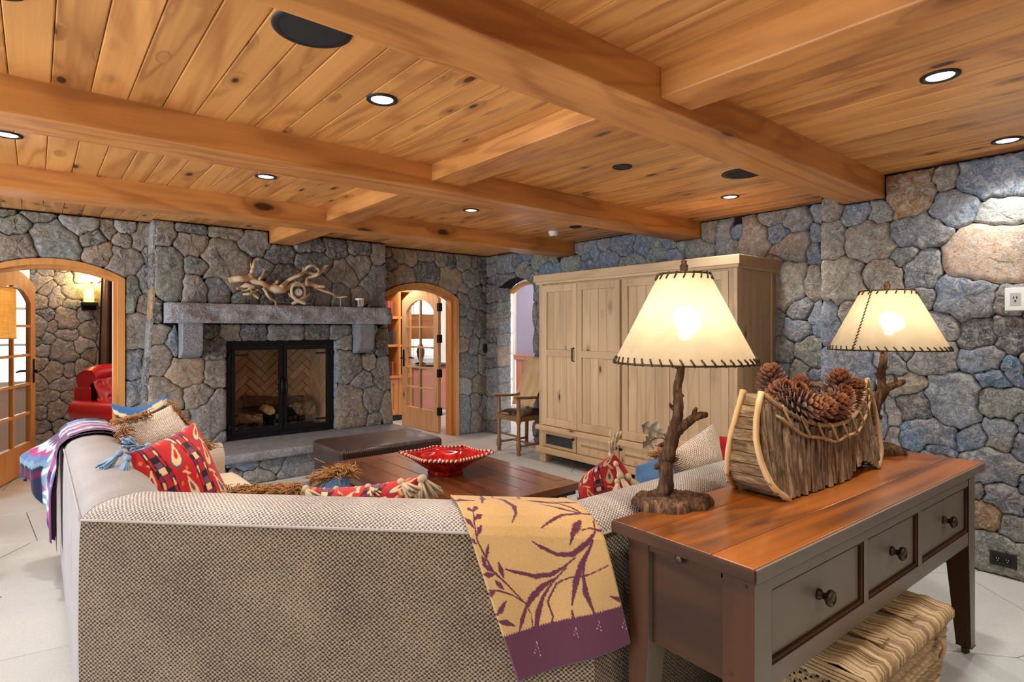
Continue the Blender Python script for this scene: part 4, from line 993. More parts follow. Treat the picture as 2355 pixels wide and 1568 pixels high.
# ---------------------------------------------------------------- ottoman, coffee table, bowl
ot = thing('ottoman_bench', 'long dark brown woven leather ottoman between hearth and coffee table', 'ottoman', (2.29, 4.60, 0))
def pad(m, x0, x1, y0, y1, z0, z1, r, n=5, dome=.02):
    prof = [(0, z0), (0, z1-r)] + [(r*(1-math.cos(a)), z1-r+r*math.sin(a)) for a in np.linspace(.2, 1.5708, n)]
    vs = []; rows = []
    for ins_, z in prof:
        row = []; cr = max(.02, .05-ins_*.5)
        for cx_, cy_, a0 in ((x1,y1,0),(x0,y1,90),(x0,y0,180),(x1,y0,270)):
            sx = -1 if cx_ == x1 else 1; sy = -1 if cy_ == y1 else 1
            for q in range(4):
                a = math.radians(a0+q*30); row.append((cx_+sx*(ins_+cr)+cr*math.cos(a), cy_+sy*(ins_+cr)+cr*math.sin(a), z))
        rows.append(row); vs += row
    k = len(rows[0]); fs = []
    for i in range(len(rows)-1):
        for j in range(k): fs.append((i*k+j, i*k+(j+1) % k, (i+1)*k+(j+1) % k, (i+1)*k+j))
    vs.append(((x0+x1)/2, (y0+y1)/2, z1+dome)); c = len(vs)-1; b = (len(rows)-1)*k
    for j in range(k): fs.append((b+j, b+(j+1) % k, c))
    fs.append(tuple(range(k))[::-1]); m.add(vs, fs); return m
OX0, OX1, OY0, OY1 = 1.82, 2.76, 4.27, 4.90
pad(MB(), OX0, OX1, OY0, OY1, .335, .475, .03).build('cushion', M['woven_leather'], ot, smooth=True)
MB().box(OX0+.02, OX1-.02, OY0+.02, OY1-.02, .22, .335).build('apron', M['brown_leather'], ot, bevel=.006)
m = MB()
for i in range(40):
    x = lerp(OX0+.04, OX1-.04, i/39); m.lathe([(.008,0),(.006,.005),(.001,.007)], 6, M=Matrix.Translation((x, OY0+.02, .32)) @ Matrix.Rotation(math.pi/2, 4, 'X'))
for i in range(26):
    y = lerp(OY0+.04, OY1-.04, i/25); m.lathe([(.008,0),(.006,.005),(.001,.007)], 6, M=Matrix.Translation((OX0+.02, y, .32)) @ Matrix.Rotation(-math.pi/2, 4, 'Y'))
tag(m.build('nailhead_trim', M['chrome'], ot), kind='stuff')
for x in (OX0+.07, OX1-.07):
    for y in (OY0+.07, OY1-.07): MB().lathe([(.022,0),(.028,.03),(.02,.06),(.034,.12),(.036,.22)], 10, (x, y, 0)).build('leg', M['brown_z'], ot, smooth=True)
ct = thing('coffee_table', 'large square dark plank coffee table with red painted base', 'coffee table', (2.13, 3.30, 0))
TX0, TX1, TY0, TY1 = 1.60, 2.66, 2.53, 4.08
rg = random.Random(2)
for k in range(6):
    a = lerp(TX0+.09, TX1-.09, k/6); b = lerp(TX0+.09, TX1-.09, (k+1)/6)
    MB().box(a+.0008, b-.0008, TY0+.12, TY1-.12, .405, .45-rg.uniform(0,.0012)).build('plank', M['table'], ct, bevel=.0025, seg=1)
for y0, y1 in ((TY0, TY0+.119), (TY1-.119, TY1)): MB().box(TX0, TX1, y0, y1, .405, .45).build('breadboard', M['table_x'], ct, bevel=.004)
for x0, x1 in ((TX0, TX0+.089), (TX1-.089, TX1)): MB().box(x0, x1, TY0+.12, TY1-.12, .405, .45).build('edge_plank', M['table'], ct, bevel=.004)
MB().box(TX0+.02, TX1-.02, TY0+.02, TY1-.02, .375, .405).build('moulding', M['black'], ct, bevel=.008)
MB().box(TX0+.06, TX1-.06, TY0+.06, TY1-.06, .08, .378).build('base', M['red_paint'], ct, bevel=.006)
for x in (TX0+.1, TX1-.1):
    for y in (TY0+.1, TY1-.1): MB().box(x-.05, x+.05, y-.05, y+.05, 0, .081).build('foot', M['black'], ct, bevel=.01)
# scalloped hexagonal bowl
bw = thing('ceramic_bowl', 'glossy red six sided ceramic bowl with rope edge on the coffee table', 'bowl', (2.15, 3.30, .45))
HX = [(1.0, -39.6), (.80, 25), (.80, 75), (1.0, 140.4), (.80, 205), (.80, 255)]
def hexr(a):
    """radius of the six-cornered rim at angle a, sides bowed in a little"""
    P = [(r*math.cos(math.radians(d)), r*math.sin(math.radians(d))) for r, d in HX]
    for i in range(6):
        p, q = P[i], P[(i+1) % 6]; ca, sa = math.cos(a), math.sin(a)
        den = ca*(q[1]-p[1])-sa*(q[0]-p[0])
        if abs(den) < 1e-9: continue
        r = (p[0]*(q[1]-p[1])-p[1]*(q[0]-p[0]))/den; s_ = (p[0]*sa-p[1]*ca)/den*-1 if False else ((r*ca-p[0])*(q[0]-p[0])+(r*sa-p[1])*(q[1]-p[1]))/((q[0]-p[0])**2+(q[1]-p[1])**2)
        if r > 0 and -1e-6 <= s_ <= 1+1e-6: return r*(1-.05*math.sin(math.pi*s_))
    return .85
NB = 72; rad = [hexr(2*math.pi*k/NB) for k in range(NB)]
prof = [(.115,0,0),(.125,.006,0),(.118,.022,0),(.13,.03,0),(.20,.065,.35),(.265,.10,.8),(.30,.120,1),(.316,.126,1),(.312,.134,1),(.255,.112,1),(.235,.098,.8),(.17,.06,.4),(.10,.04,.1),(.01,.036,0)]
vs = []; fs = []
for R_, z, k_ in prof:
    for k in range(NB):
        a = 2*math.pi*k/NB; rr = R_*lerp(1.0, rad[k]*1.02, k_) if k_ else R_
        vs.append((2.15+rr*math.cos(a), 3.30+rr*math.sin(a), .45+z+(.012*(rad[k]-.85)*4 if k_ == 1 else 0)))
for i in range(len(prof)-1):
    for k in range(NB): fs.append((i*NB+k, i*NB+(k+1) % NB, (i+1)*NB+(k+1) % NB, (i+1)*NB+k))
fs.append(tuple((len(prof)-1)*NB+k for k in range(NB)))
MB().add(vs, fs).build('body', M['glaze'], bw, smooth=True)
m1 = MB(); m2 = MB(); NR = 108
for k in range(NR):
    a = 2*math.pi*k/NR; rr = .317*hexr(a)*1.02; a2 = 2*math.pi*(k+.95)/NR; r2 = .310*hexr(a2)*1.02
    z = .45+.129+(.012*(hexr(a)-.85)*4)
    p, q = Vector((2.15+rr*math.cos(a), 3.30+rr*math.sin(a), z-.009)), Vector((2.15+r2*math.cos(a2), 3.30+r2*math.sin(a2), z+.008))
    (m1 if k % 2 else m2).tube([p, p.lerp(q, .5)+Vector((math.cos(a)*.006, math.sin(a)*.006, .002)), q], [.0055,.0085,.0055], 6)
tag(m1.build('rope_rim', M['rope_rim'], bw, smooth=True), 'cream strands of the rope edge', kind='stuff'); tag(m2.build('rope_rim', M['glaze'], bw, smooth=True), 'dark red strands of the rope edge', kind='stuff')

# ---------------------------------------------------------------- ceiling fittings
def downlight(x, y, label, on=True, rim=.068, k=1.0):
    d = thing('downlight', label, 'ceiling light', (x, y, ZC), group='recessed downlights')
    MB().lathe([(rim,0),(rim,-.006),(rim-.012,-.009),(rim-.020,-.004),(rim-.022,.0)], 28, (x, y, ZC), cap=False).build('trim_ring', M['black'], d, smooth=True)
    MB().lathe([(rim-.021,-.003),(.001,-.0035)], 28, (x, y, ZC), cap=False).build('lens', M['lens'] if on else M['black'], d)
    if on:
        l = bpy.data.lights.new('downlight_beam', 'SPOT'); l.energy = DOWNLIGHT_W*k; l.color = (1, .96, .90); l.spot_size = math.radians(128); l.spot_blend = .7; l.shadow_soft_size = .05
        o = bpy.data.objects.new('downlight_beam', l); COL.objects.link(o); o.parent = d; o.location = (0, 0, -.02)
downlight(2.795, .682, 'lit downlight in the ceiling above the console table lamps')
downlight(4.02, .683, 'lit downlight close to the near stone wall', k=.62)
downlight(-.09, 2.292, 'downlight cut by the top left corner of the picture')
downlight(1.18, 2.325, 'lit downlight beside the large black ceiling speaker')
downlight(4.10, 2.33, 'lit downlight above the wardrobe right end')
downlight(1.18, 3.99, 'lit downlight above the left end of the fireplace mantel')
downlight(2.86, 4.0, 'lit downlight above the red bowl and coffee table')
downlight(-.117, 3.99, 'lit downlight above the left doorway')
for lx, ly in ((-.117, .682), (1.18, .682), (1.18, -.97), (2.82, -.97), (-.117, -.97)):      # bare spots added out of view to brighten the foreground, following the same grid
    l = bpy.data.lights.new('downlight_beam', 'SPOT'); l.energy = DOWNLIGHT_W; l.color = (1, .96, .90); l.spot_size = math.radians(128); l.spot_blend = .7; l.shadow_soft_size = .05
    o = bpy.data.objects.new('downlight_beam', l); COL.objects.link(o); o.location = (lx, ly, ZC-.02)
downlight(2.826, 2.331, 'unlit black downlight beside the black ceiling speaker near the wardrobe', False, .062)
downlight(4.12, 3.99, 'unlit black downlight beside the smoke detector', False, .062)
def speaker(x, y, r, label):
    d = thing('ceiling_speaker', label, 'speaker', (x, y, ZC))
    MB().lathe([(r,0),(r,-.004),(r*.93,-.007),(r*.84,-.007)], 40, (x, y, ZC), cap=False).build('rim', M['black'], d, smooth=True)
    MB().lathe([(r*.84,-.006),(r*.5,-.0085),(.001,-.0095)], 40, (x, y, ZC), cap=False).build('grille', plain('speaker_grille_%d' % int(x*10), (30,30,32), .8, bump=.8, bscale=500), d, smooth=True)
speaker(.722, 1.93, .130, 'large black round ceiling speaker beside the nearest long beam')
speaker(3.55, 1.93, .130, 'black round ceiling speaker partly behind the nearest long beam')
tag(MB().lathe([(.045,0),(.045,-.005),(.035,-.008),(.001,-.009)], 24, (.66, 5.715, ZC), cap=False).build('sprinkler_cover', M['bronze'], smooth=True), 'small bronze disc in the ceiling above the left doorway', 'sprinkler')
sd = thing('smoke_detector', 'white round smoke detector on the ceiling above the wardrobe left end', 'detector', (4.147, 4.33, ZC))
MB().lathe([(.052,0),(.054,-.012),(.050,-.020)], 28, (4.147, 4.33, ZC), cap=False).build('mount', M['white'], sd, smooth=True)
MB().lathe([(.049,-.018),(.046,-.038),(.032,-.048),(.001,-.050)], 28, (4.147, 4.33, ZC), cap=False).build('housing', M['white'], sd, smooth=True)
MB().lathe([(.009,-.046),(.006,-.056),(.001,-.057)], 12, (4.137, 4.315, ZC)).build('sensor', M['black'], sd, smooth=True)

# ---------------------------------------------------------------- outlets and switch
o1 = thing('wall_outlet', 'white recessed wall socket on the near stone wall', 'outlet', (XN-.045, .70, 1.59))
MB().box(XN-.055, XN-.02, .640, .735, 1.525, 1.655).build('plate', M['white'], o1, bevel=.004)
MB().box(XN-.0565, XN-.054, .664, .711, 1.555, 1.625).build('recess', plain('socket_recess', (188,188,182), .5), o1)
MB().box(XN-.0580, XN-.056, .680, .684, 1.592, 1.606).box(XN-.0580, XN-.056, .693, .697, 1.592, 1.606).lathe([(.005,0),(.005,.0015)], 10, M=Matrix.Translation((XN-.0565, .688, 1.580)) @ Matrix.Rotation(-math.pi/2, 4, 'Y')).build('slot', M['black'], o1)
o2 = thing('wall_outlet', 'black double wall socket low on the near stone wall', 'outlet', (XN-.04, .745, .105))
MB().box(XN-.055, XN-.02, .682, .802, .064, .142).build('plate', M['black'], o2, bevel=.004)
for y in (.722, .765):
    MB().box(XN-.0570, XN-.0545, y-.017, y+.017, .088, .118).build('socket', M['iron'], o2, bevel=.002)
    MB().box(XN-.0582, XN-.0568, y-.007, y-.004, .102, .112).box(XN-.0582, XN-.0568, y+.004, y+.007, .102, .112).lathe([(.003,0),(.003,.0014)], 8, M=Matrix.Translation((XN-.0568, y, .095)) @ Matrix.Rotation(-math.pi/2, 4, 'Y')).build('slot', M['chrome'], o2)
sw = thing('light_switch', 'dark bronze light switch on the stone between doorway and passage', 'switch', (4.80, YW-.04, 1.15))
MB().box(4.772, 4.842, YW-.052, YW-.015, 1.095, 1.212).build('plate', M['bronze'], sw, bevel=.004); MB().box(4.796, 4.818, YW-.062, YW-.05, 1.13, 1.175).build('rocker', M['black'], sw, bevel=.003)

# ---------------------------------------------------------------- floor lamp at the left edge
fl = thing('floor_lamp', 'floor lamp with burlap drum shade before the left doorway', 'lamp', (-.292, 4.42, 0))
MB().lathe([(.105,0),(.112,.012),(.10,.022),(.02,.032),(.012,.06)], 28, (-.292, 4.42, 0)).build('base', M['bronze'], fl, smooth=True)
MB().lathe([(.011,.04),(.011,1.66)], 12, (-.292, 4.42, 0)).build('pole', M['bronze'], fl, smooth=True)
MB().lathe([(.205,1.365),(.207,1.37),(.205,1.655),(.203,1.66)], 36, (-.292, 4.42, 0), cap=False).build('lamp_shade', M['burlap'], fl, smooth=True)
for z in (1.368, 1.657): MB().tube([(-.292+.206*math.cos(a), 4.42+.206*math.sin(a), z) for a in np.linspace(0, 2*math.pi, 37)], .004, 6, False).build('shade_ring', M['burlap'], fl, smooth=True)
lamp_light('floor_lamp_bulb', (-.292, 4.42, 1.5), 1.6, (1, .80, .55), .035, fl)

# ---------------------------------------------------------------- framed leather box chair back seen behind the planter
fb = thing('side_chair', 'dark leather chair back with nailhead edge behind the bark planter', 'chair', (4.52, 2.0, 0))
MB().box(4.50, 4.55, 1.80, 1.83, .45, 1.025).box(4.50, 4.55, 2.20, 2.23, .45, 1.025).box(4.50, 4.55, 1.83, 2.20, .995, 1.025).build('back_frame', chw, fb, bevel=.006)
MB().box(4.495, 4.54, 1.84, 2.19, .55, .985).build('back_pad', M['brown_leather'], fb, bevel=.015)
m = MB()
for i in range(24): m.lathe([(.006,0),(.004,.004),(.001,.005)], 6, M=Matrix.Translation((4.499, lerp(1.84, 2.19, i/23), .990)) @ Matrix.Rotation(-math.pi/2, 4, 'Y'))
for i in range(24): m.lathe([(.006,0),(.004,.004),(.001,.005)], 6, M=Matrix.Translation((4.499, 1.836, lerp(.6, .985, i/23))) @ Matrix.Rotation(-math.pi/2, 4, 'Y'))
tag(m.build('nailhead_trim', M['bronze'], fb), kind='stuff')
MB().box(4.08, 4.53, 1.80, 2.23, .38, .46).build('seat', M['brown_leather'], fb, bevel=.02)
for x in (4.11, 4.52):
    for y in (1.815, 2.215): MB().box(x-.02, x+.02, y-.02, y+.02, 0, .45).build('leg', chw, fb, bevel=.004)
# ---------------------------------------------------------------- sectional sofa
so = thing('sectional_sofa', 'tan chenille sectional sofa with corner wedge seen from behind', 'sofa', (1.2, 2.2, 0))
TN = math.tan(math.radians(22.5))
SEG = {'L': ((.115,4.45), (.115,2.385), 0, TN), 'W': ((.115,2.385), (1.31,1.19), TN, TN), 'R': ((1.31,1.19), (2.95,1.19), TN, 0)}
def sp(seg, d, n, z):
    a, b, m0, m1 = SEG[seg]; a, b = Vector(a), Vector(b); L = (b-a).length; T = (b-a)/L; N = Vector((-T.y, T.x))
    p = a + T*(m0*n + d/L*(L-n*(m0+m1))) + N*n
    return (p.x, p.y, z)
def slen(seg): a, b = SEG[seg][:2]; return (Vector(b)-Vector(a)).length
OUT = [(0,.05),(-.004,.2),(-.006,.4),(-.005,.6),(-.002,.74),(.002,.787)]
TOP = [(.002,.787),(.006,.800),(.020,.820),(.045,.834),(.085,.843),(.130,.845),(.175,.838),(.220,.820),(.255,.790),(.275,.750),(.285,.70),(.29,.60),(.29,.40)]
def plen(p):
    o = [0.0]
    for i in range(1, len(p)): o.append(o[-1]+math.hypot(p[i][0]-p[i-1][0], p[i][1]-p[i-1][1]))
    return o
def pat(p, q, l):
    l = max(0, min(q[-1], l))
    for i in range(1, len(p)):
        if l <= q[i]+1e-9: t = (l-q[i-1])/max(1e-9, q[i]-q[i-1]); return (lerp(p[i-1][0], p[i][0], t), lerp(p[i-1][1], p[i][1], t))
    return p[-1]
qo, qt = plen(OUT), plen(TOP)
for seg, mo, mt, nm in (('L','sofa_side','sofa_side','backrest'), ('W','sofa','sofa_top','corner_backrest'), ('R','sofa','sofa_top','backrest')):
    L = slen(seg); e = .003 if seg == 'L' else .0006
    f = lambda u, v, p, q: sp(seg, lerp(e, L-e, u), *pat(p, q, v*q[-1]))
    o = MB().grid(lambda u, v: f(u, v, OUT, qo), 24, 12, lambda u, v: (u*L, v*qo[-1])).build(nm, M[mo], so, smooth=True)
    def ft(u, v):
        n, z = pat(TOP, qt, v*qt[-1]); ee = min(u*L, (1-u)*L)
        return sp(seg, lerp(e, L-e, u), n, z-(.010 if seg == 'L' or u < .5 and seg == 'W' else .002)*math.exp(-ee/.02)*(v > .03))
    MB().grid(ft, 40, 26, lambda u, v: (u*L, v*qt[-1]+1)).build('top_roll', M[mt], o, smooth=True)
    MB().tube([sp(seg, lerp(e, L-e, i/20), .000, .787) for i in range(21)], .0045, 6).build('piping', M[mt], o, smooth=True)
for seg, d in (('L', 0), ('R', slen('R'))):
    pts = [sp(seg, d, n, z) for n, z in OUT+TOP[1:]]+[sp(seg, d, .29, .05)]
    MB().add(pts, [tuple(range(len(pts)))]).build('end_panel', M['sofa_side'], so)
def uvbox(x0, x1, y0, y1, z0, z1, r, name, mat, dome=.03):
    m = MB()
    for fn in (lambda u, v: (lerp(x0,x1,u), lerp(y0,y1,v), z1-r*(max(0,1-min(u,1-u)*(x1-x0)/r)**2)*.6-r*(max(0,1-min(v,1-v)*(y1-y0)/r)**2)*.6+dome*(1-(2*u-1)**2)*(1-(2*v-1)**2)),): m.grid(fn, 16, 16, lambda u, v: (lerp(x0,x1,u), lerp(y0,y1,v)))
    for fn in (lambda u, v: (lerp(x0,x1,u), y0, lerp(z0, z1-r*.6-r*.6*(max(0,1-min(u,1-u)*(x1-x0)/r)**2), v)), lambda u, v: (lerp(x0,x1,u), y1, lerp(z0, z1-r*.6-r*.6*(max(0,1-min(u,1-u)*(x1-x0)/r)**2), v)),
               lambda u, v: (x0, lerp(y0,y1,u), lerp(z0, z1-r*.6-r*.6*(max(0,1-min(u,1-u)*(y1-y0)/r)**2), v)), lambda u, v: (x1, lerp(y0,y1,u), lerp(z0, z1-r*.6-r*.6*(max(0,1-min(u,1-u)*(y1-y0)/r)**2), v))): m.grid(fn, 16, 4, lambda u, v: (u, v*.4))
    return m.build(name, mat, so, smooth=True, weld=True)
uvbox(.40, 1.06, 3.48, 4.24, .30, .455, .04, 'seat_cushion', M['seat']); uvbox(.40, 1.06, 2.72, 3.47, .30, .455, .04, 'seat_cushion', M['seat'])
uvbox(1.66, 2.25, 1.48, 2.13, .30, .455, .04, 'seat_cushion', M['seat']); uvbox(2.26, 2.72, 1.48, 2.13, .30, .455, .04, 'seat_cushion', M['seat'])
MB().extrude([(.40,2.71),(1.06,2.71),(1.65,2.13),(1.65,1.48),(1.45,1.48),(.40,2.51)], 'z', .30, .455).build('corner_cushion', M['seat'], so, bevel=.02)
MB().box(.36, 1.03, 2.6, 4.43, .06, .295).box(1.5, 2.93, 1.45, 2.10, .06, .295).extrude([(.36,2.6),(1.03,2.6),(1.5,2.10),(1.5,1.45),(1.42,1.45),(.36,2.50)], 'z', .06, .295).build('base', M['sofa_side'], so)
def armf(x0, x1, y0, y1, z1):
    def f(u, v):
        a = v*math.pi; yc = (y0+y1)/2; hw = (y1-y0)/2
        if v < .3: return (lerp(x0, x1, u), y0, lerp(.06, z1-hw, v/.3))
        if v > .7: return (lerp(x0, x1, u), y1, lerp(z1-hw, .06, (v-.7)/.3))
        b = (v-.3)/.4*math.pi; return (lerp(x0, x1, u), yc-hw*math.cos(b), z1-hw+hw*math.sin(b))
    return f
a = MB().grid(armf(.28, .99, 4.25, 4.46, .635), 10, 30, lambda u, v: (u*.7, v*1.5)); e = [armf(.28, .99, 4.25, 4.46, .635)(1, v/30) for v in range(31)]
a.add(e, [tuple(range(31))], [(p[1], p[2]) for p in e]); a.build('arm', M['knit'], so, smooth=False)
def rot_arm(u, v): p = armf(1.25, 2.08, 2.74, 2.95, .635)(u, v); return (p[1], p[0], p[2])
MB().grid(rot_arm, 10, 30, lambda u, v: (u*.7, v*1.5)).build('arm', M['knit'], so, smooth=True)
for x, y in ((.18,4.38),(.18,2.5),(1.35,1.28),(2.88,1.27),(.98,4.38),(2.88,2.02)): MB().box(x-.03, x+.03, y-.03, y+.03, 0, .062).build('foot', M['brown_z'], so)

# ---------------------------------------------------------------- printed cloth helpers
def stroke_mask(U, V, pts, asp=1.0, jag=0.0):
    """1 inside a tapering stroke; pts = (u, v, half width)"""
    m = np.zeros(U.shape, bool); J = 1+jag*np.sin(V*410+U*230)*np.sin(U*370-V*90)
    for (a, b, r0), (c, d, r1) in zip(pts[:-1], pts[1:]):
        dx, dy = (c-a), (d-b)*asp; L2 = dx*dx+dy*dy+1e-12
        t = np.clip(((U-a)*dx+(V-b)*asp*dy)/L2, 0, 1)
        q = np.hypot(U-a-t*dx, (V-b)*asp-t*dy); m |= q < (r0+(r1-r0)*t)*J
    return m
# gold throw: leaf sprays woven in plum, coordinates taken over the cloth itself
QC = [(165,268),(1060,262),(1385,1290),(575,1560)]
def inv_bil(x, y):
    u, v = .5, .5
    for _ in range(12):
        a, b, c, d = QC
        f = [(1-u)*(1-v)*a[k]+u*(1-v)*b[k]+u*v*c[k]+(1-u)*v*d[k]-(x, y)[k] for k in (0, 1)]
        du = [-(1-v)*a[k]+(1-v)*b[k]+v*c[k]-v*d[k] for k in (0, 1)]; dv = [-(1-u)*a[k]-u*b[k]+u*c[k]+(1-u)*d[k] for k in (0, 1)]
        det = du[0]*dv[1]-du[1]*dv[0]
        u -= (f[0]*dv[1]-f[1]*dv[0])/det; v -= (du[0]*f[1]-du[1]*f[0])/det
    return u, v
STR = """480,265,3;560,320,16;610,410,20;612,480,9;575,548,4|318,440,4;318,560,5;330,660,5;380,760,7;430,850,8;520,930,6;600,1010,5;655,1060,5|1175,475,5;1120,520,5;1110,590,6;1050,660,18;960,735,17;860,738,14;760,700,11;700,665,4
1080,670,7;1020,790,19;985,900,21;960,1050,5|1090,640,6;1040,760,6;1030,850,8;1050,970,20;1110,1095,6|980,750,4;900,820,8;830,865,15;720,885,16;600,860,10;515,840,4|920,820,5;830,920,6;770,1010,11;735,1110,20;715,1225,13|850,890,5;760,950,18;690,1020,21;650,1085,10;620,1160,15;600,1228,4
1190,790,4;1060,855,5;940,880,5;860,920,6;800,1040,7;835,1130,7;820,1195,5|1175,470,5;1060,460,8;930,480,11;840,530,9;765,580,4|1060,460,6;960,430,10;870,390,9;800,360,4|1060,455,7;1000,390,13;940,340,9;900,310,4|720,310,4;820,325,18;940,345,6|930,330,5;1010,322,14;1080,322,4
410,262,8;402,295,22;395,335,8|395,335,9;392,372,7|190,355,10;240,335,17;335,338,5|945,675,4;965,610,14;1000,560,26;1032,522,10|1030,580,4;1080,565,5;1150,580,7;1225,605,5|1210,980,4;1280,1000,20;1330,1010,6|960,1085,7;975,1150,11|655,1075,4;685,1120,4;695,1215,4|400,975,5;470,975,5;560,1000,5;640,1050,4
318,475,4;293,455,15;285,450,5|322,470,4;340,440,16;345,430,5|322,535,4;350,515,17;375,500,4|315,590,4;285,555,18;258,530,5|330,640,4;350,600,15;365,575,4|330,690,4;305,670,14;285,655,5|385,775,5;398,730,12;405,690,4|385,830,4;372,790,15;362,760,5|430,860,4;400,835,16;365,815,5|500,890,5;485,845,19;470,800,5|440,870,4;400,876,18;368,875,5|500,965,4;470,935,18;445,912,5|440,975,4;410,1000,16;395,1010,5|435,1140,4;480,1090,18;512,1040,5|440,1165,4;510,1175,20;572,1195,4|1215,620,5;1228,670,12|1245,740,4;1262,800,8|700,260,3;620,290,4;520,270,3"""
STK = [[(*inv_bil(x, y), r/900) for x, y, r in [tuple(float(q) for q in p.split(',')) for p in s.split(';')]] for s in STR.replace('\n', '|').split('|')]
NU, NV = 230, 300
Ug, Vg = np.meshgrid(np.linspace(0, 1, NU+1), np.linspace(0, 1, NV+1))
gold = np.empty((NV+1, NU+1, 3)); gold[:] = lin((190,150,96)); plum = np.array(lin((92,40,58))); 
gold *= (1+.06*np.sin(Ug*9+Vg*5)*np.sin(Vg*11))[..., None]
vb = [inv_bil(470, 1265)[1], inv_bil(1310, 1035)[1]]
for s_ in STK: gold[stroke_mask(Ug, Vg, s_, 1.32, .22)] = plum
gold[Vg > (vb[0]+(vb[1]-vb[0])*Ug+.004*np.sin(Ug*300))] = np.array(lin((86,42,60)))
for (x, y), n_ in (((720,1300), 8), ((985,1190), 6), ((1140,1140), 6), ((1320,1130), 6)):
    for k in range(n_): uu, vv = inv_bil(x+k*3*((k % 2)*2-1), y+k*11); gold[(abs(Ug-uu) < .003) & (abs(Vg-vv) < .004)] = np.array(lin((190,160,150)))
WTOP = [(n-.014 if n < .10 else n, z+.014) for n, z in TOP[:9]]
WP = [(-.022,.05),(-.024,.4),(-.020,.70)] + [(-.016,.79),(-.004,.815),(.02,.840),(.06,.856),(.11,.861),(.16,.856),(.21,.842),(.25,.815),(.275,.78),(.295,.74)]
WP = WP[::-1]; qw = plen(WP)
lr = [l for (n, z), l in zip(WP, qw) if z == .861][0]
def z_at(zz):
    for (p, q, a, b) in zip(WP[:-1], WP[1:], qw[:-1], qw[1:]):
        if p[0] < .05 and p[1] >= zz >= q[1]: return lerp(a, b, (p[1]-zz)/(p[1]-q[1]))
    return qw[-1]
lTL, lBL, lBR = lr-.02, z_at(.345), z_at(.478)
def throwf(u, v):
    dT = lerp(1.246, 1.672, u); dB = lerp(1.452, 1.790, u); lB = lerp(lBL, lBR, u)
    l = lerp(.05, lB, v); tt = max(0, (l-lTL)/(lB-lTL)); d = lerp(dT, dB, tt)
    n, z = pat(WP, qw, l)
    n -= (.006*math.sin(u*7+tt*3)+.006)*smooth01(tt*2)
    e_ = min(1, v/.02, (1-v)/.012, u/.015, (1-u)/.015)
    return sp('W', d, n+.008*(1-e_), z)
v0 = (lTL-.05)/(lBL-.05)
def colv(u, v):
    dT = 0; lB = lerp(lBL, lBR, u); l = lerp(.05, lB, v); vv = max(0, (l-lTL)/(lB-lTL))
    return gold[min(NV, int(vv*NV)), min(NU, int(u*NU))]
tag(MB().grid(throwf, NU, NV+40, None, colv).build('throw_blanket', M['print'], smooth=True), 'gold throw with plum leaf pattern and plum border hung over the sofa back', 'throw')

# purple patterned blanket over the far end of the left wing
BP = [(-.020,.30),(-.022,.55),(-.016,.78),(.0,.825),(.03,.852),(.08,.868),(.13,.872),(.18,.866),(.225,.848),(.265,.812),(.292,.765),(.305,.70),(.31,.60)]
qb = plen(BP)
pal = {k: np.array(lin(c)) for k, c in dict(pu=(78,34,92), wi=(206,208,216), bl=(92,122,168), na=(26,36,66), pk=(166,64,120), ma=(92,24,60), te=(120,150,166), li=(140,100,170)).items()}
def bcol(a, l, z):
    """bands run across the wing; a = 0 at the near edge"""
    w_ = .035*math.sin(l*9)+.02*math.sin(l*23+a*7); b = a+w_*smooth01(a*4)
    if z < .80 and a > .52:
        q = z+.02*abs(((a*14) % 1)-.5)*2
        return pal['na'] if q < .60 else pal['ma'] if q < .635 else pal['na'] if q < .66 else pal['te'] if q < .69 else pal['bl'] if q < .72 else pal['pk'] if q < .745 else pal['wi'] if q < .775 else pal['pu']
    if b < .15: return pal['pu'] if int((b*70)) % 3 else pal['ma']
    if b < .18: return pal['pk']
    if b < .30: return pal['wi'] if math.sin(l*38+b*60)+.5*math.sin(l*91) > -.1 else pal['bl']
    if b < .36: return pal['li'] if math.sin(l*50) > 0 else pal['pk']
    if b < .44: return pal['pu'] if math.sin(l*33+1) > .2 else pal['pk']
    if b < .56: return pal['te'] if abs((l*7+b*9) % 1-.5) < .28 else pal['wi']
    if b < .64: return pal['pk']
    if b < .82: return pal['wi'] if math.sin(l*30+b*40) > -.2 else pal['bl']
    return pal['bl'] if math.sin(l*24) > 0 else pal['na']
def blf(u, v):
    n, z = pat(BP, qb, v*qb[-1]); d = lerp(.60, .04, u)
    k = smooth01((.82-z)/.30)*(n < .1)
    n -= k*(.012+.020*(.5+.5*math.sin(u*21+z*3))+.008*math.sin(u*47)+.13*smooth01((u-.30)/.5))
    if n < .05 and z < .80: z = .80-(.80-z)*lerp(1.0, .46, smooth01((u-.36)/.30)) + .012*math.sin(u*31)*k
    return sp('L', d, n, z)
pb = thing('patterned_blanket', 'purple blue and white patterned blanket over the left end of the sofa', 'blanket', (.15, 4.1, .30))
MB().grid(blf, 130, 170, None, lambda u, v: bcol(u, v*1.45, blf(u, v)[2])).build('main_fold', M['pile'], pb, smooth=True)
BQ = [(n-.016 if n < .10 else n, z-.012) for n, z in BP]
def under(u, v):
    n, z = pat(BQ, qb, v*qb[-1]); d = lerp(.615, .40, u)
    k = smooth01((.80-z)/.35)*(n < .1)
    n -= k*(.004+.012*math.sin(u*17+z*5)); return sp('L', d, max(n, -.03) if n < .1 else n, z-.04*(z < .4))
MB().grid(under, 30, 90, None, lambda u, v: pal['ma'] if (u*9) % 1 < .3 else pal['pu']).build('under_fold', M['pile'], pb, smooth=True)

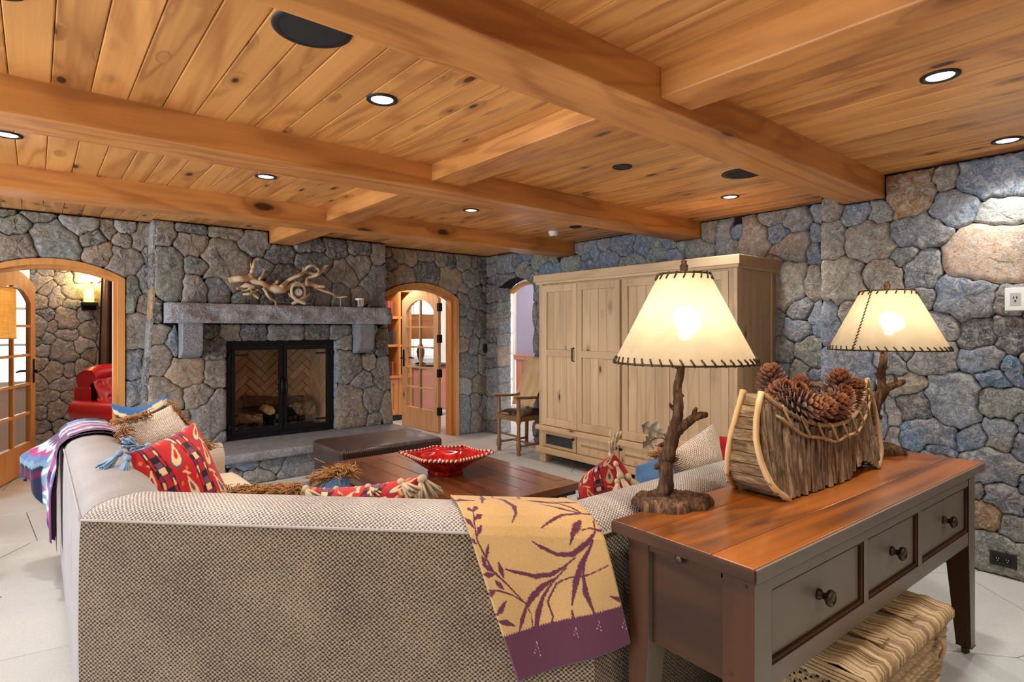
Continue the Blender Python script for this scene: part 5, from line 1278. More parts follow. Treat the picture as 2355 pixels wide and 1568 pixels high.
# ---------------------------------------------------------------- cushions
def rot2(x, y, a): return x*math.cos(a)-y*math.sin(a), x*math.sin(a)+y*math.cos(a)
def kilim(u, v, seed=0):
    red, cr, dk, pu, or_ = (lin(c) for c in ((186,34,38), (222,190,140), (40,30,44), (104,74,92), (204,120,60)))
    for c0 in (.20, .64):
        b = u-c0-.02*math.sin(v*5+seed)
        if abs(b) < .085:
            if abs(abs(b)-.078) < .008 or abs(abs(b)-.040) < .006: return dk
            k = int(v*13+(3 if abs(b) > .04 else 0)+seed) * 7 % 5
            return (dk, cr, red, pu, lin((150,40,70)))[k] if abs(b) < .04 else (lin((150,40,70)), red, dk, cr, red)[k]
    for i, (cu, cv, a, s) in enumerate(((.42,.78,.4,.14),(.46,.36,-.2,.13),(.84,.62,.3,.13),(.85,.22,-.3,.15),(.06,.6,.3,.12),(.06,.2,.1,.12),(.90,.90,.8,.11))):
        x, y = rot2(u-cu, v-cv, a); y2 = y+.0; wv = .42*(1-.75*smooth01((y2/s+1)/2))
        q = math.hypot(x/wv/1.25, y2/1.15)/s; tail = abs(x-.05*math.sin((y2/s)*2.2))/s
        if q < .42: return pu if (i+seed) % 2 else red
        if q < .95: return cr
        if q < 1.18 and i % 3 == 0: return pu
        if s < y2 < 1.6*s and tail < .13: return cr
    if math.sin(u*31+seed)*math.sin(v*23+1) > .86: return or_
    return red
def stripes(u, v, seed=0):
    b = v+.04*math.sin(u*6)
    for lo, hi, c in ((.93,1.1,(60,104,160)),(.87,.93,(222,204,160)),(.82,.87,(70,60,52)),(.79,.82,(190,150,90)),(.60,.79,(66,110,164)),(.56,.60,(110,74,50)),(.53,.56,(206,170,110)),(.3,.53,(58,98,150)),(.24,.3,(220,204,170))):
        if lo <= b < hi: return lin(c)
    return lin((52,92,144))
def blue_fish(u, v, seed=0):
    x, y = (u-.55)/.2, (v-.35)/.09
    if x*x+y*y < 1 or (.72 < u < .86 and abs(v-.35) < (u-.70)*.6): return lin((176,150,124)) if math.sin(u*60)*math.sin(v*60) > -.3 else lin((120,96,84))
    return tuple(c*(1+.10*math.sin(u*90)*math.sin(v*11)) for c in lin((72,108,150)))
def cushion(label, C, T, mat=None, colf=None, pinch=.07, N=56, seed=0, group=None):
    """C = corners TL, TR, BR, BL; T = half thickness"""
    C = [Vector(c) for c in C]; nrm = (C[1]-C[0]).cross(C[3]-C[0]).normalized(); cen = sum(C, Vector())/4
    root = thing('throw_cushion', label, 'cushion', tuple(cen), group=group)
    up = (C[0]-C[3]).length; wd = (C[1]-C[0]).length
    def base(u, v):
        a = .5+(u-.5)*(1-pinch*(1-(2*v-1)**2)); b = .5+(v-.5)*(1-pinch*(1-(2*u-1)**2))
        return C[0]*(1-a)*b+C[1]*a*b+C[2]*a*(1-b)+C[3]*(1-a)*(1-b)
    def side(s):
        def f(u, v):
            h = T*((1-abs(2*u-1)**2.4)*(1-abs(2*v-1)**2.4))**.62
            w_ = .05*T*math.sin(u*9+v*4+seed)+.05*T*math.sin(v*13+seed)
            return base(u, v)+nrm*s*(h+w_*(h/T))
        return f
    m = MB(); uvf = (lambda u, v: (u*wd, v*up)); cf = (lambda u, v: colf(u, v, seed)) if colf else None
    m.grid(side(1), N, N, uvf, cf); m.grid(side(-1), N, N, uvf, cf)
    m.build('cover', mat or M['print'], root, smooth=True)
    return root, base, nrm
def tassel_mesh(mat, name='tassel', L=.085, seed=1):
    rg = random.Random(seed); m = MB().lathe([(.003,.0),(.010,-.006),(.011,-.016),(.007,-.022)], 8)
    for _ in range(16):
        a, s = rg.uniform(0, 6.28), rg.uniform(.004, .024); e = Vector((math.cos(a)*s, math.sin(a)*s, -L*rg.uniform(.8, 1.05)))
        m.tube([(0,0,-.016), (e.x*.55, e.y*.55, -.05), e], [.005,.0048,.0032], 4, True)
    return m.mesh(name, mat, smooth=True)
TM = {'tan': [tassel_mesh(M['tan_tassel'], seed=k) for k in (1, 2)], 'blue': [tassel_mesh(M['blue_tassel'], seed=3)]}
def tassels(root, pts, dirs, kind='tan', rg=random.Random(4), sc=1.0):
    o0 = world_loc(root)
    for p, d in zip(pts, dirs):
        o = bpy.data.objects.new('tassel', rg.choice(TM[kind])); COL.objects.link(o); o.parent = root; o.location = Vector(p)-o0
        o.rotation_euler = Vector((0,0,-1)).rotation_difference(Vector(d).normalized()).to_euler(); o.scale = (sc*rg.uniform(.85,1.15),)*3
def fringe(root, edge, out, n, L, mat, rg, name='fringe', loops=True):
    m = MB()
    for i in range(n):
        p = Vector(edge(rg.random())); d = Vector(out)+Vector((rg.gauss(0,.42), rg.gauss(0,.42), rg.gauss(0,.42))); d.normalize(); l = L*rg.uniform(.6, 1.1)
        k = Vector((rg.gauss(0,.25), rg.gauss(0,.25), -.35))*l
        m.tube([p, p+d*l*.55, p+d*l+k], [.0028,.0026,.0018], 4, True)
    return tag(m.build(name, mat, root, smooth=True), kind='stuff')
rg = random.Random(21)
# left wing group, back to front
cushion('blue cushion with cream and brown stripes behind the knit cushion on the left wing', [at(252,926,3.55), at(386,902,3.75), at(420,1120,3.75), at(288,1130,3.55)], .07, colf=stripes, pinch=.20)
r_, b_, n_ = cushion('cream and brown knit cushion with loop fringe at the left wing', [at(266,976,3.12), at(394,930,3.38), at(486,1035,3.35), at(296,1118,3.10)], .085, mat=M['knit'], pinch=.09)
fringe(r_, lambda t: b_(t, 1)-n_*rg.uniform(-.07, .07) if t < .5 else b_(1, (t-.5)*2), (.1,-.2,.8), 420, .055, M['brown_fringe'], rg)
fringe(r_, lambda t: b_(.04+.05*t, .55+.4*t)-Vector((0,.06,0)), (-.2,-.7,.1), 160, .06, M['brown_fringe'], rg, 'loop_trim')
r_, b_, n_ = cushion('blue cushion with pale blue tassels behind the red patterned cushion', [at(285,1040,2.80), at(430,990,2.95), at(470,1130,2.98), at(348,1180,2.80)], .07, colf=blue_fish)
tassels(r_, [at(282,1036,2.44), at(296,1046,2.42), at(318,1028,2.50), at(405,1018,2.75), at(418,1004,2.76), at(428,992,2.78), at(345,1022,2.7), at(432,980,2.8)], [(-.7,-.3,-.6),(-.3,-.5,-.8),(-.4,-.5,.3),(-.2,-.5,-.9),(-.3,-.4,-.8),(-.5,-.5,-.4),(-.5,-.6,-.1),(-.5,-.3,-.7)], 'blue', sc=1.35)
r_, b_, n_ = cushion('large red patterned cushion with cream motifs and woven bands on the left wing', [at(294,1044,2.46), at(448,970,2.78), at(538,1154,2.62), at(366,1245,2.42)], .085, colf=kilim, pinch=.05, N=110)
tassels(r_, [b_(0, k/6)-n_*.0 for k in range(6)], [(-.8,-.2,-.5)]*6, 'tan')
# middle, low along the corner
r_, b_, n_ = cushion('cream cushion with long brown fringe lying low against the corner back', [at(540,1132,2.62), at(684,1128,2.55), at(700,1190,2.5), at(545,1195,2.55)], .05, mat=M['knit'])
fringe(r_, lambda t: b_(t, 1)+Vector((rg.uniform(-.03,.03), rg.uniform(-.03,.03), 0)), (-.1,-.4,.5), 620, .062, M['brown_fringe'], rg)
r_, b_, n_ = cushion('red patterned cushion with tan tassels tucked below the corner back', [at(700,1120,2.36), at(968,1092,2.22), at(985,1240,2.2), at(705,1240,2.33)], .07, colf=kilim, pinch=.16, N=90, seed=2)
tassels(r_, [b_(k/11, 1.0) for k in range(12)], [(.25*math.sin(k*2.1),-.4,-.8 if k % 3 else -.1) for k in range(12)], 'tan', sc=1.3)
tassels(r_, [b_(1, 1-k/4) for k in range(4)], [(.5,-.3,-.8)]*4, 'tan', sc=1.3)
tassels(r_, [b_(.02+k/9, .97) for k in range(8)], [(.3*math.cos(k*1.7),-.6,-.6) for k in range(8)], 'tan', sc=1.4)
r_, b_, n_ = cushion('brown fringed cushion with blue back beside the red tasselled cushion', [at(690,1112,2.72), at(800,1082,2.70), at(835,1190,2.65), at(700,1210,2.68)], .06, colf=blue_fish, pinch=.12, seed=1)
fringe(r_, lambda t: b_(.35+.65*t, 1)+Vector((rg.uniform(-.02,.04), rg.uniform(-.02,.04), rg.uniform(-.03,0))), (-.1,-.1,.8), 620, .075, M['brown_fringe'], rg)
# right wing
r_, b_, n_ = cushion('bright red patterned cushion with tan tassels at the near end of the right wing', [at(1345,1095,2.42), at(1412,1040,2.30), at(1492,1165,2.40), at(1325,1185,2.42)], .08, colf=kilim, pinch=.03, N=90, seed=3)
tassels(r_, [at(1408,1038,2.26), at(1414,1060,2.22), at(1422,1085,2.2), at(1432,1105,2.19), at(1446,1125,2.18), at(1420,1100,2.2), at(1440,1090,2.2), at(1458,1135,2.18), at(1405,1050,2.25)], [(0,-.2,1),(.2,-.3,-.9),(.1,-.5,-.8),(.3,-.4,-.8),(.5,-.3,-.8),(-.5,-.4,-.6),(.6,-.2,-.7),(.6,-.3,-.5),(-.3,-.3,.8)], 'tan', sc=1.1)
r_, b_, n_ = cushion('blue cushion with tan leaping fish behind the near lamp stem', [at(1462,1072,2.52), at(1534,1040,2.62), at(1560,1160,2.55), at(1470,1165,2.45)], .08, colf=blue_fish, pinch=.02)
fringe(r_, lambda t: b_(.6+.4*t, 1), (-.2,-.2,.7), 120, .05, M['brown_fringe'], rg)
cushion('cream burlap cushion standing on the right wing behind the console', [at(1548,1040,2.58), at(1640,972,2.76), at(1672,1110,2.82), at(1552,1130,2.58)], .07, mat=M['knit'], pinch=.05)
cushion('plain red cushion mostly hidden behind the bark planter', [at(1654,1003,2.92), at(1750,1000,2.98), at(1750,1110,2.98), at(1660,1112,2.92)], .06, colf=lambda u, v, s: lin((176,30,34)), pinch=.04, N=24)
# ---------------------------------------------------------------- console table (own axes: x along the front, y towards the sofa)
CO = (1.335, .696); CR = math.radians(-2.28)
co = thing('console_table', 'long console table with stained top and taupe three drawer front behind the sofa', 'console table', (*CO, 0), CR)
def cw(u, w_, z): return Vector((CO[0]+u*math.cos(CR)-w_*math.sin(CR), CO[1]+u*math.sin(CR)+w_*math.cos(CR), z))
def two_tone(o):
    """front-facing faces carry the taupe paint, the rest stays stained wood"""
    o.data.materials.append(M['taupe'])
    for p in o.data.polygons:
        if p.normal.y < -.6: p.material_index = 1
    return o
for a, b in ((.002,.1185), (.1195,.335), (.336,.458)):
    MB().box(.002, 1.858, a, b, .806, .84).build('top_plank', M['console_top'], co, local=True, bevel=.003)
MB().box(.004, 1.856, -.006, .004, .804, .838).build('front_edge', M['taupe'], co, local=True, bevel=.004)
MB().box(-.005, .004, -.004, .46, .804, .8385).build('end_edge', M['brown_y'], co, local=True, bevel=.004)
def leg(u0, u1, w0, w1, taper):
    vs = []; du, dw = taper
    for z, k in ((.806, 0), (.47, 0), (.035, 1)):
        a0, a1 = (u0, u1) if not k else ((u0, u1-du) if du > 0 else (u0-du, u1)); b0, b1 = (w0, w1) if not k else ((w0, w1-dw) if dw > 0 else (w0-dw, w1))
        vs += [(a0,b0,z),(a1,b0,z),(a1,b1,z),(a0,b1,z)]
    fs = [(0,1,2,3),(11,10,9,8)]
    for i in (0, 4):
        for k in range(4): fs.append((i+k, i+(k+1) % 4, i+4+(k+1) % 4, i+4+k))
    l = two_tone(MB().add(vs, fs).build('leg', M['brown_z'], co, local=True, bevel=.003))
    cx = lerp(vs[8][0], vs[10][0], .5); cy = lerp(vs[8][1], vs[10][1], .5)
    MB().lathe([(.012,0),(.016,.006),(.016,.024),(.008,.03),(.008,.04)], 10, (cx, cy, 0)).build('glide', M['bronze'], l, local=True)
leg(.045, .130, .025, .115, (.03, .035)); leg(1.755, 1.84, .025, .115, (-.03, .035)); leg(.045, .130, .360, .435, (.03, -.03)); leg(1.755, 1.84, .360, .435, (-.03, -.03))
two_tone(MB().box(.13, 1.755, .028, .05, .745, .806).build('top_rail', M['brown_x'], co, local=True, bevel=.002)); two_tone(MB().box(.13, 1.755, .028, .05, .49, .548).build('bottom_rail', M['brown_x'], co, local=True, bevel=.003))
for a, b in ((.697,.731), (1.168,1.208)): two_tone(MB().box(a, b, .028, .05, .548, .745).build('stile', M['brown_z'], co, local=True))
MB().box(.13, 1.755, .41, .43, .49, .806).box(.13, 1.755, .05, .41, .50, .512).build('case', M['brown_x'], co, local=True)
MB().box(1.80, 1.82, .115, .36, .49, .806).build('end_panel', M['taupe'], co, local=True)
for a, b in ((.13,.697), (.731,1.168), (1.208,1.755)):
    d = MB().box(a+.012, b-.014, .040, .06, .560, .738).build('drawer', M['taupe'], co, local=True, bevel=.002)
    g = .010
    MB().box(a, a+.012, .031, .06, .548, .745).box(b-.014, b, .031, .06, .548, .745).box(a, b, .031, .06, .548, .560).box(a, b, .031, .06, .738, .745).build('shadow_gap_bead', M['brown_x'], d, local=True, bevel=.003)  # reddish wood edge, its dark tone also standing for the shadow gap
    MB().lathe([(.016,0),(.016,.006),(.009,.012),(.010,.022),(.021,.028),(.024,.034),(.022,.042),(.014,.045),(.012,.042),(.002,.043)], 20, M=Matrix.Translation(((a+b)/2, .040, .652)) @ Matrix.Rotation(math.pi/2, 4, 'X')).build('knob', M['bronze'], d, local=True, smooth=True)
MB().box(.066, .080, .115, .360, .49, .760).build('end_panel', M['brown_y'], co, local=True)
sl = MB().box(.046, .07, .119, .356, .766, .799).build('slide', M['brown_y'], co, local=True, bevel=.002)
MB().lathe([(.006,0),(.006,.008),(.012,.014),(.013,.02),(.008,.023),(.002,.0225)], 16, M=Matrix.Translation((.050, .24, .782)) @ Matrix.Rotation(-math.pi/2, 4, 'Y')).build('knob', M['bronze'], sl, local=True, smooth=True)
m = MB()
for y, z in ((.05,.77),(.09,.53)): m.lathe([(.006,0),(.006,.0015),(.003,.0025)], 10, M=Matrix.Translation((.045, y, z)) @ Matrix.Rotation(-math.pi/2, 4, 'Y'))
m.build('peg', M['brown_y'], co, local=True)

# ---------------------------------------------------------------- twin branch lamps
def branch_lamp(root, label, r0, r1, k, seed, leaf=True):
    q = .000359*k; rg = random.Random(seed)
    L = thing('table_lamp', label, 'lamp', (root.x, root.y, .84), -YAW, group='twin branch lamps')
    def xz(x, y): return ((x-420)*q, .03+(1290-y)*q)
    def br(m, txt, yo=0.0, jit=.10):
        P = []; R_ = []
        for i, it in enumerate(txt.split(';')):
            x, y, r = [float(v) for v in it.split(',')]; a, b = xz(x, y); P.append((a, yo+.008*math.sin(i*1.9+seed), b)); R_.append(r*q)
        SP = smoothpath(P, 5); RR = []
        for i in range(len(P)-1): RR += [lerp(R_[i], R_[i+1], t/5) for t in range(5)]
        m.tube(SP, RR+[R_[-1]], 12, True, 1.0, jit, rg)
    m = MB(); br(m, '390,1300,84;392,1240,74;395,1150,66;398,1000,60;402,940,66;420,880,60;450,760,64;490,650,56;506,540,46;505,430,46;508,300,39;522,200,38;530,80,36;533,40,30')
    br(m, '470,740,56;520,670,50;580,615,42;650,575,38;720,548,34;768,535,24'); br(m, '660,570,24;662,520,22;668,475,14'); br(m, '480,490,24;445,462,18;430,440,12'); br(m, '530,380,22;562,362,14'); br(m, '350,1010,40;315,1020,28;300,1010,14'); br(m, '440,960,36;480,950,26;500,940,10'); br(m, '400,815,30;350,820,18;335,818,12')
    m.build('trunk', M['trunk'], L, smooth=True, local=True)
    # rock-like bark base
    def basef(u, v):
        a = 2*math.pi*u; rx, ry = (.128, .082) if leaf else (.112, .09); c = 1+.10*math.sin(3*a+seed)+.07*math.sin(7*a)
        pr = [(1.0,0),(1.0,.010),(.96,.022),(.86,.032),(.6,.038),(.3,.044),(.02,.046)]; i = min(6, int(round(v*6))); s_, z = pr[i]
        j = .004*rg.uniform(-1, 1) if 0 < i < 6 else 0
        return (.01+rx*c*s_*math.cos(a), ry*c*s_*math.sin(a), z+j*(i > 1)+.005*math.sin(a*5+s_*9)*(1 < i < 6))
    MB().grid(basef, 40, 6).build('base', M['trunk'], L, smooth=True, local=True)
    sx, z0, z1 = (563-420)*q, 1.312-.84 if k == 1 else 1.325-.84, 1.60-.84
    MB().lathe([(r0,z0),(lerp(r0,r1,.5),lerp(z0,z1,.5)),(r1,z1)], 64, (sx,0,0), cap=False).build('lampshade', M['parchment'], L, smooth=True, local=True)
    for r, z in ((r0, z0), (r1, z1)): MB().tube([(sx+r*math.cos(a), r*math.sin(a), z) for a in np.linspace(0, 2*math.pi, 49)], .0036, 6, False).build('rim', M['bronze'], L, smooth=True, local=True)
    m = MB()
    for r, z, n, s_ in ((r0, z0, 46, 1), (r1, z1, 20, -1)):
        for i in range(n):
            a = 2*math.pi*i/n; b = a+.055*(1 if s_ > 0 else 1.6); h = .018*s_; rr = r-(r0-r1)*abs(h)/(z1-z0)*(s_ > 0)+(r0-r1)*abs(h)/(z1-z0)*(s_ < 0)
            m.tube([(sx+(r+.003)*math.cos(b), (r+.003)*math.sin(b), z-.004*s_), (sx+(lerp(r,rr,.5)+.004)*math.cos(lerp(a,b,.5)), (lerp(r,rr,.5)+.004)*math.sin(lerp(a,b,.5)), z+h*.5), (sx+(rr+.002)*math.cos(a), (rr+.002)*math.sin(a), z+h)], .0030, 5)
    if not leaf:
        for i in range(18):
            t_ = (i+.5)/18; a = math.radians(205); r = lerp(r0, r1, t_)+.003; z = lerp(z0, z1, t_)
            m.tube([(sx+r*math.cos(a-.03), r*math.sin(a-.03), z-.006), (sx+(r+.003)*math.cos(a), (r+.003)*math.sin(a), z), (sx+r*math.cos(a+.03), r*math.sin(a+.03), z+.006)], .0028, 5)
    tag(m.build('lacing', M['bronze'], L, smooth=True, local=True), kind='stuff')
    MB().lathe([(.005,z1-.05),(.005,z1+.005),(.012,z1+.008),(.014,z1+.028),(.008,z1+.036),(.010,z1+.044),(.004,z1+.048)], 12, (sx,0,0)).build('finial', M['trunk'], L, smooth=True, local=True)
    MB().tube([(sx,0,z1-.01), (sx,0,z0+.02), ((530-420)*q, 0, z0-.02)], .006, 8).box(sx-r1, sx+r1, -.002, .002, z1-.004, z1-.001).build('harp', M['bronze'], L, local=True)
    zb = lerp(z0, z1, .42)
    MB().lathe([(.010,zb-.05),(.012,zb-.03),(.028,zb+.005),(.030,zb+.02),(.024,zb+.038),(.004,zb+.048)], 16, (sx,-.012,0)).build('bulb', M['bulb'], L, smooth=True, local=True)
    l = bpy.data.lights.new('lamp_glow', 'POINT'); l.energy = LAMP_W; l.color = (1, .95, .84); l.shadow_soft_size = .035
    o = bpy.data.objects.new('lamp_glow', l); COL.objects.link(o); o.parent = L; o.location = (sx, -.05, zb)
    MB().lathe([(.006,0),(.006,.02)], 8, ((478-420)*q, -.02, z0-.02)).build('switch', M['bronze'], L, local=True)
    if leaf:
        def leafm(ox, oz, dx, dz, wl, curl, name):
            m = MB(); n = 14; d = Vector((dx, 0, dz)); p = Vector((-dz, 0, dx)).normalized()
            lob = lambda t: math.sin(math.pi*min(1, t*1.02))**.7*(1+.30*math.sin(t*17+.5))
            m.grid(lambda u, v: (lambda c: (c.x, c.y, c.z))(Vector((ox, -.03, oz))+d*u+p*wl*lob(u)*(v*2-1)+Vector((0, curl*(u**2)-.010*abs(v*2-1), 0))), 36, 6)
            m.tube([Vector((ox, -.0315, oz))+d*(i/6)+Vector((0, curl*(i/6)**2, 0)) for i in range(7)], .0018, 5)
            m.build(name, M['leaf'], L, smooth=True, local=True)
        a = xz(345, 705); leafm(a[0], a[1], -.068*k, .030*k, .026*k, .012, 'leaf'); a = xz(285, 735); leafm(a[0], a[1], -.048*k, -.030*k, .020*k, -.015, 'leaf')
        m = MB(); P = [xz(385,740), xz(360,705), xz(330,688)]; m.tube([(P[0][0],-.02,P[0][1]),(P[1][0],-.03,P[1][1]),(P[2][0],-.03,P[2][1])], .0028, 6); P = [xz(385,760), xz(340,735), xz(285,738)]; m.tube([(P[0][0],-.02,P[0][1]),(P[1][0],-.03,P[1][1]),(P[2][0],-.03,P[2][1])], .0028, 6)
        m.build('stem', M['leaf'], L, smooth=True, local=True)
    return L
branch_lamp(on_z(1537, 1163, .84), 'nearer branch lamp with parchment shade and metal leaf at the left end of the console', .226, .080, 1.0, 1)
l2 = on_z(2012, 1040, .84); branch_lamp(l2, 'farther branch lamp with laced parchment shade at the right end of the console', .245, .108, 1.02*1.10, 4, False)

# ---------------------------------------------------------------- bark planter and pine cones
PX, PYc, PZb = 2.335, .985, .842
pl = thing('bark_planter', 'canoe shaped bark log planter on the console table', 'planter', (PX, PYc, PZb), CR)
HL = .43
def xend(z): return HL+.055*math.sin(math.pi*min(1, max(0, (z-.02)/.34)))-.06*max(0, 1-z/.06)**1.5
def hwid(x, z):
    t_ = min(1, abs(x)/HL)**2.0; q = max(0, min(1, z/.35)); return lerp(lerp(.108, .098, q), .034+.066*(1-q)**1.8, t_)
def rimz(x): return .215+.145*min(1.05, abs(x)/HL)**2.2
rg = random.Random(8)
for s_ in (-1, 1):
    n = 9
    for i in range(n):                                              # slats across each curved end
        z0, z1 = .006+.352*i/n, .006+.352*(i+1)/n-.003
        vs = []
        for z in (z0, z1):
            for y in (-1, -.33, .33, 1):
                for dx in (0, 1): vs.append((s_*(xend(z)-.016*dx+(rg.uniform(-.006,.005) if not dx else 0)), y*hwid(HL, z)*.97, z))
        fs = []
        for j in range(3):
            a = j*2; fs += [(a, a+2, 8+a+2, 8+a), (a+1, 8+a+1, 8+a+3, a+3), (8+a, 8+a+2, 8+a+3, 8+a+1), (a, a+1, a+3, a+2)]
        fs += [(0, 8, 9, 1), (6, 7, 15, 14)]
        MB().add(vs, fs).build('end_slat', M['bark_y'], pl, local=True)
    for y in (-1, 1):
        P = [(s_*(xend(z)-.002), y*hwid(HL, z)*1.0, z) for z in np.linspace(.0, .366, 22)]
        MB().tube(P, .0105, 7, True, 1.0, .12, rg).build('end_band', M['cutwood'] if s_ < 0 else M['vine'], pl, smooth=True, local=True)
for sy in (-1, 1):
    x = -HL-.01
    while x < HL:
        wd_ = rg.uniform(.020, .040); x1 = min(x+wd_, HL+.02); xm = (x+x1)/2; zt = rimz(xm)-.012+rg.uniform(-.004, .008)
        zb = rg.uniform(.0, .012) if not (.10 < xm < .36) else .045*math.sin(math.pi*(xm-.10)/.26)+.004
        zb = max(zb, abs(xm)-HL+.065)
        flare = .05*(xm/HL)*-1 if xm < -.2 else .01
        vs = []
        for z in (zb, lerp(zb, zt, .35), lerp(zb, zt, .7), zt):
            e = hwid(xm, z)+rg.uniform(-.004, .004); sh = flare*(1-z/zt)*-.6
            for dy in (0, .012):
                for xx in (x+.0015, (x+x1)/2, x1-.0015): vs.append((xx+sh, sy*(e-dy+(.004 if (xx == (x+x1)/2 and not dy) else 0)), z))
        fs = []
        for q in range(3):
            b = q*6
            for i in (0, 1): fs += [(b+i, b+i+1, b+i+7, b+i+6), (b+3+i, b+9+i, b+10+i, b+4+i)]
            fs += [(b, b+6, b+9, b+3), (b+2, b+5, b+11, b+8)]
        fs += [(0,3,4,1),(1,4,5,2),(18,19,22,21),(19,20,23,22)]
        MB().add(vs, fs).build('bark_slat', M['bark'], pl, local=True); x = x1
MB().box(-.27, .27, -.078, .078, .02, .12).box(-.38, .38, -.045, .045, .003, .10).build('inner_trough', M['soot'], pl, local=True)
for sy in (-1, 1):
    P = [(x, sy*(hwid(x, rimz(x))-.004), rimz(x)+.004) for x in np.linspace(-HL+.01, HL-.01, 30)]
    MB().tube(P, .0085, 7, True, 1, .15, rg).build('rim_vine', M['vine'], pl, smooth=True, local=True)
    P = [(x, sy*(hwid(x, rimz(x)-.045)+.010), rimz(x)-.048+.006*math.sin(x*31)) for x in np.linspace(-HL+.05, HL-.02, 34)]
    MB().tube(P, .0058, 6, True, 1, .2, rg).build('lacing_vine', M['vine'], pl, smooth=True, local=True)
    for x in np.linspace(-HL+.08, HL-.06, 9):
        x2 = x+.035; P = [(x, sy*(hwid(x, rimz(x))+.010), rimz(x)+.010), (x+.012, sy*(hwid(x, rimz(x))+.016), rimz(x)-.02), (x2, sy*(hwid(x2, rimz(x2)-.05)+.016), rimz(x2)-.05)]
        MB().tube(smoothpath(P, 3), .0048, 6).build('lacing_vine', M['vine'], pl, smooth=True, local=True)
def cone_mesh(seed):
    rg = random.Random(seed); m = MB(); H_ = .125; n = 118
    c0, c1, c2 = np.array(lin((46,22,12))), np.array(lin((116,58,28))), np.array(lin((184,122,78)))
    for i in range(n):
        t = (i+.5)/n; z = -H_/2+H_*t; a = i*2.39996; R_ = .052*math.sin(math.pi*(.12+.80*t))**.75*(1-.22*t)+.004
        tilt = lerp(-.55, 1.15, t); ro = Vector((math.cos(a), math.sin(a), 0)); tg = Vector((-math.sin(a), math.cos(a), 0)); up = Vector((0,0,1))
        d = ro*math.cos(tilt)+up*math.sin(tilt); nn = -ro*math.sin(tilt)+up*math.cos(tilt)
        b = up*z+ro*.010; L_ = R_; ww = .0105*rg.uniform(.85, 1.15)
        v = [b, b+d*L_*.6+tg*ww*.8, b+d*L_+tg*ww*.75+nn*.002, b+d*(L_+.006)+nn*.004, b+d*L_-tg*ww*.75+nn*.002, b+d*L_*.6-tg*ww*.8, b+d*L_*.65-nn*.004, b+d*L_*.65+nn*.003]
        m.add(v, [(0,1,7),(1,2,7),(2,3,7),(3,4,7),(4,5,7),(5,0,7),(1,0,6),(2,1,6),(3,2,6),(4,3,6),(5,4,6),(0,5,6)], None, [c0, c1, c2, c2, c2, c1, c0, c1])
    core = MB().lathe([(.004,-H_/2),(.018,-H_/4),(.016,H_/5),(.004,H_/2)], 8)
    m.add(core.v, core.f, None, [c0]*len(core.v)); return m.mesh('pine_cone', M['cone'])
CM = [cone_mesh(k) for k in (1, 2)]
cones = [((690,172),2.20,(-.1,.05,.9),1.0,'upright pine cone at the left back of the bark planter'), ((800,300),2.13,(-.5,-.5,.5),.95,'tilted pine cone beside the left end of the bark planter'), ((985,440),2.05,(.15,-.85,.25),1.15,'pine cone facing forwards over the front rim of the planter'),
         ((1020,285),2.22,(.2,.1,.9),.9,'pine cone behind the forward facing cone in the planter'), ((900,350),2.11,(-.3,-.6,.7),1.0,'pine cone wedged above the forward facing cone'), ((1170,470),2.12,(.6,-.5,.2),1.0,'pine cone lying right of the forward facing cone'),
         ((1330,440),2.20,(.5,-.6,.4),1.0,'pine cone lying on the front right rim of the planter'), ((1450,250),2.36,(.1,-.1,1),1.15,'tallest upright pine cone at the right end of the planter'), ((1570,300),2.36,(.3,-.4,.7),1.0,'pine cone tucked under the right end of the planter'), ((1440,400),2.26,(-.2,-.5,.8),1.05,'pine cone below the tallest upright cone')]
for i, ((x, y), t_, d, s_, lb) in enumerate(cones):
    p = at(1640+x/5.06, 850+y/5.06, t_); o = bpy.data.objects.new('pine_cone', CM[i % 2]); COL.objects.link(o); o.location = p; o.scale = (s_,)*3
    o.rotation_euler = Vector((0,0,1)).rotation_difference(Vector(d).normalized()).to_euler(); tag(o, lb, 'pine cone', 'pine cones in the bark planter')

# ---------------------------------------------------------------- wicker basket under the console
wk = thing('wicker_basket', 'lidded wicker basket on the floor beneath the console table', 'basket', (*CO, 0), CR)
U0, U1, W0, W1, ZB = .455, 1.165, -.075, .330, .395
def side(u, k):  # tapered rectangle perimeter, k = height share
    ins_ = .035*(1-k); a0, a1, b0, b1 = U0+.012+ins_, U1-.012-ins_, W0+.012+ins_, W1-.012-ins_
    per = [(a0,b0),(a1,b0),(a1,b1),(a0,b1)]; ls = [a1-a0, b1-b0, a1-a0, b1-b0]; T_ = sum(ls); s_ = (u % 1)*T_
    for i in range(4):
        if s_ <= ls[i]: p, q = per[i], per[(i+1) % 4]; t_ = s_/ls[i]; nn = [(0,-1),(1,0),(0,1),(-1,0)][i]; return (lerp(p[0],q[0],t_), lerp(p[1],q[1],t_), *nn)
        s_ -= ls[i]
    return (*per[0], 0, -1)
rows = [MB(), MB(), MB()]; NS = 62
for r in range(30):
    k = (r+.5)/30; z = ZB*k; P = []
    for i in range(NS*4):
        x, y, nx, ny = side(i/(NS*4), k); ph = .006*math.sin(math.pi*i/2+math.pi*r+.6); P.append((x+nx*ph, y+ny*ph, z+.0018*math.sin(i*.9+r)))
    P.append(P[0]); rows[rg.randrange(3)].tube(P, .0056, 4, False)
for m, mt in zip(rows, ('wicker', 'wicker_dark', 'wicker_pale')): tag(m.build('woven_sides', M[mt], wk, smooth=True, local=True), kind='stuff')
m = MB()
for i in range(NS*2):
    a = side(i/(NS*2), 0); b = side(i/(NS*2), 1); m.tube([(a[0], a[1], .003), (b[0], b[1], ZB)], .0042, 4)
tag(m.build('stakes', M['wicker'], wk, local=True), kind='stuff')
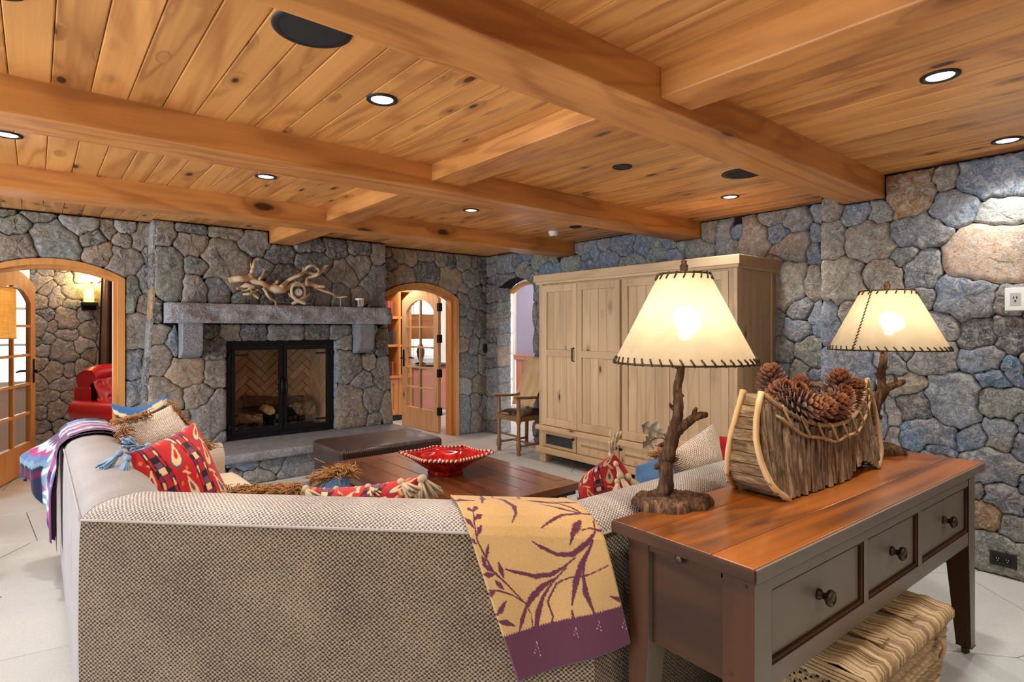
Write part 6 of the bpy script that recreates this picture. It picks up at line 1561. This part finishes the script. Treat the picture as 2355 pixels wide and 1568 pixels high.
MB().box(U0+.06, U1-.06, W0+.06, W1-.06, .01, .38).build('lining', M['soot'], wk, local=True)
strands = [MB(), MB(), MB()]; n = 76
for i in range(n):
    u = lerp(U0+.004, U1-.004, i/(n-1)); h = .010*math.sin(i*.55)*.3
    Q_ = [(u, W1, ZB+.015), (u, W1-.02, ZB+.045)]+[(u+.002*math.sin(j+i), lerp(W1-.04, W0+.03, j/7), ZB+.050+.010*math.sin(j*2.4)*.6+h) for j in range(8)]+[(u, W0+.008, ZB+.048), (u, W0-.006, ZB+.034), (u, W0-.006, ZB+.014), (u, W0+.008, ZB+.004)]
    strands[rg.randrange(3)].tube(Q_, .0044, 5, True, 1.0, .05, rg)
for m, mt in zip(strands, ('wicker', 'wicker_dark', 'wicker_pale')): tag(m.build('lid_strands', M[mt], wk, smooth=True, local=True), kind='stuff')
for uc in (.30, .64):
    for q in range(4):
        u = lerp(U0, U1, uc)+q*.009; MB().tube([(u+.01*math.sin(j*.8+q), lerp(W1-.02, W0+.035, j/6), ZB+.066+.003*math.sin(j*2+q)) for j in range(7)], .005, 5).build('lid_band', M['wicker'], wk, smooth=True, local=True)
for r in range(4):
    z = ZB+.006+.0115*r
    MB().tube([(U0-.006, W0+.004, z), (U0-.008, lerp(W0, W1, .5), z+.003), (U0-.006, W1-.004, z)], .0062, 5).build('lid_cane', M['wicker'], wk, smooth=True, local=True)
    MB().tube([(U1+.006, W0+.004, z), (U1+.008, lerp(W0, W1, .5), z+.003), (U1+.006, W1-.004, z)], .0062, 5).build('lid_cane', M['wicker'], wk, smooth=True, local=True)
for u in (.60, 1.02):
    MB().tube(smoothpath([(u, W0+.002, ZB-.02), (u+.004, W0-.012, ZB-.03), (u+.010, W0-.016, ZB-.055), (u+.004, W0-.006, ZB-.085)], 3), .007, 6).tube(smoothpath([(u+.012, W0+.002, ZB-.02), (u+.018, W0-.012, ZB-.03), (u+.020, W0-.014, ZB-.06), (u+.012, W0-.004, ZB-.085)], 3), .006, 6).build('loop', M['wicker'], wk, smooth=True, local=True)
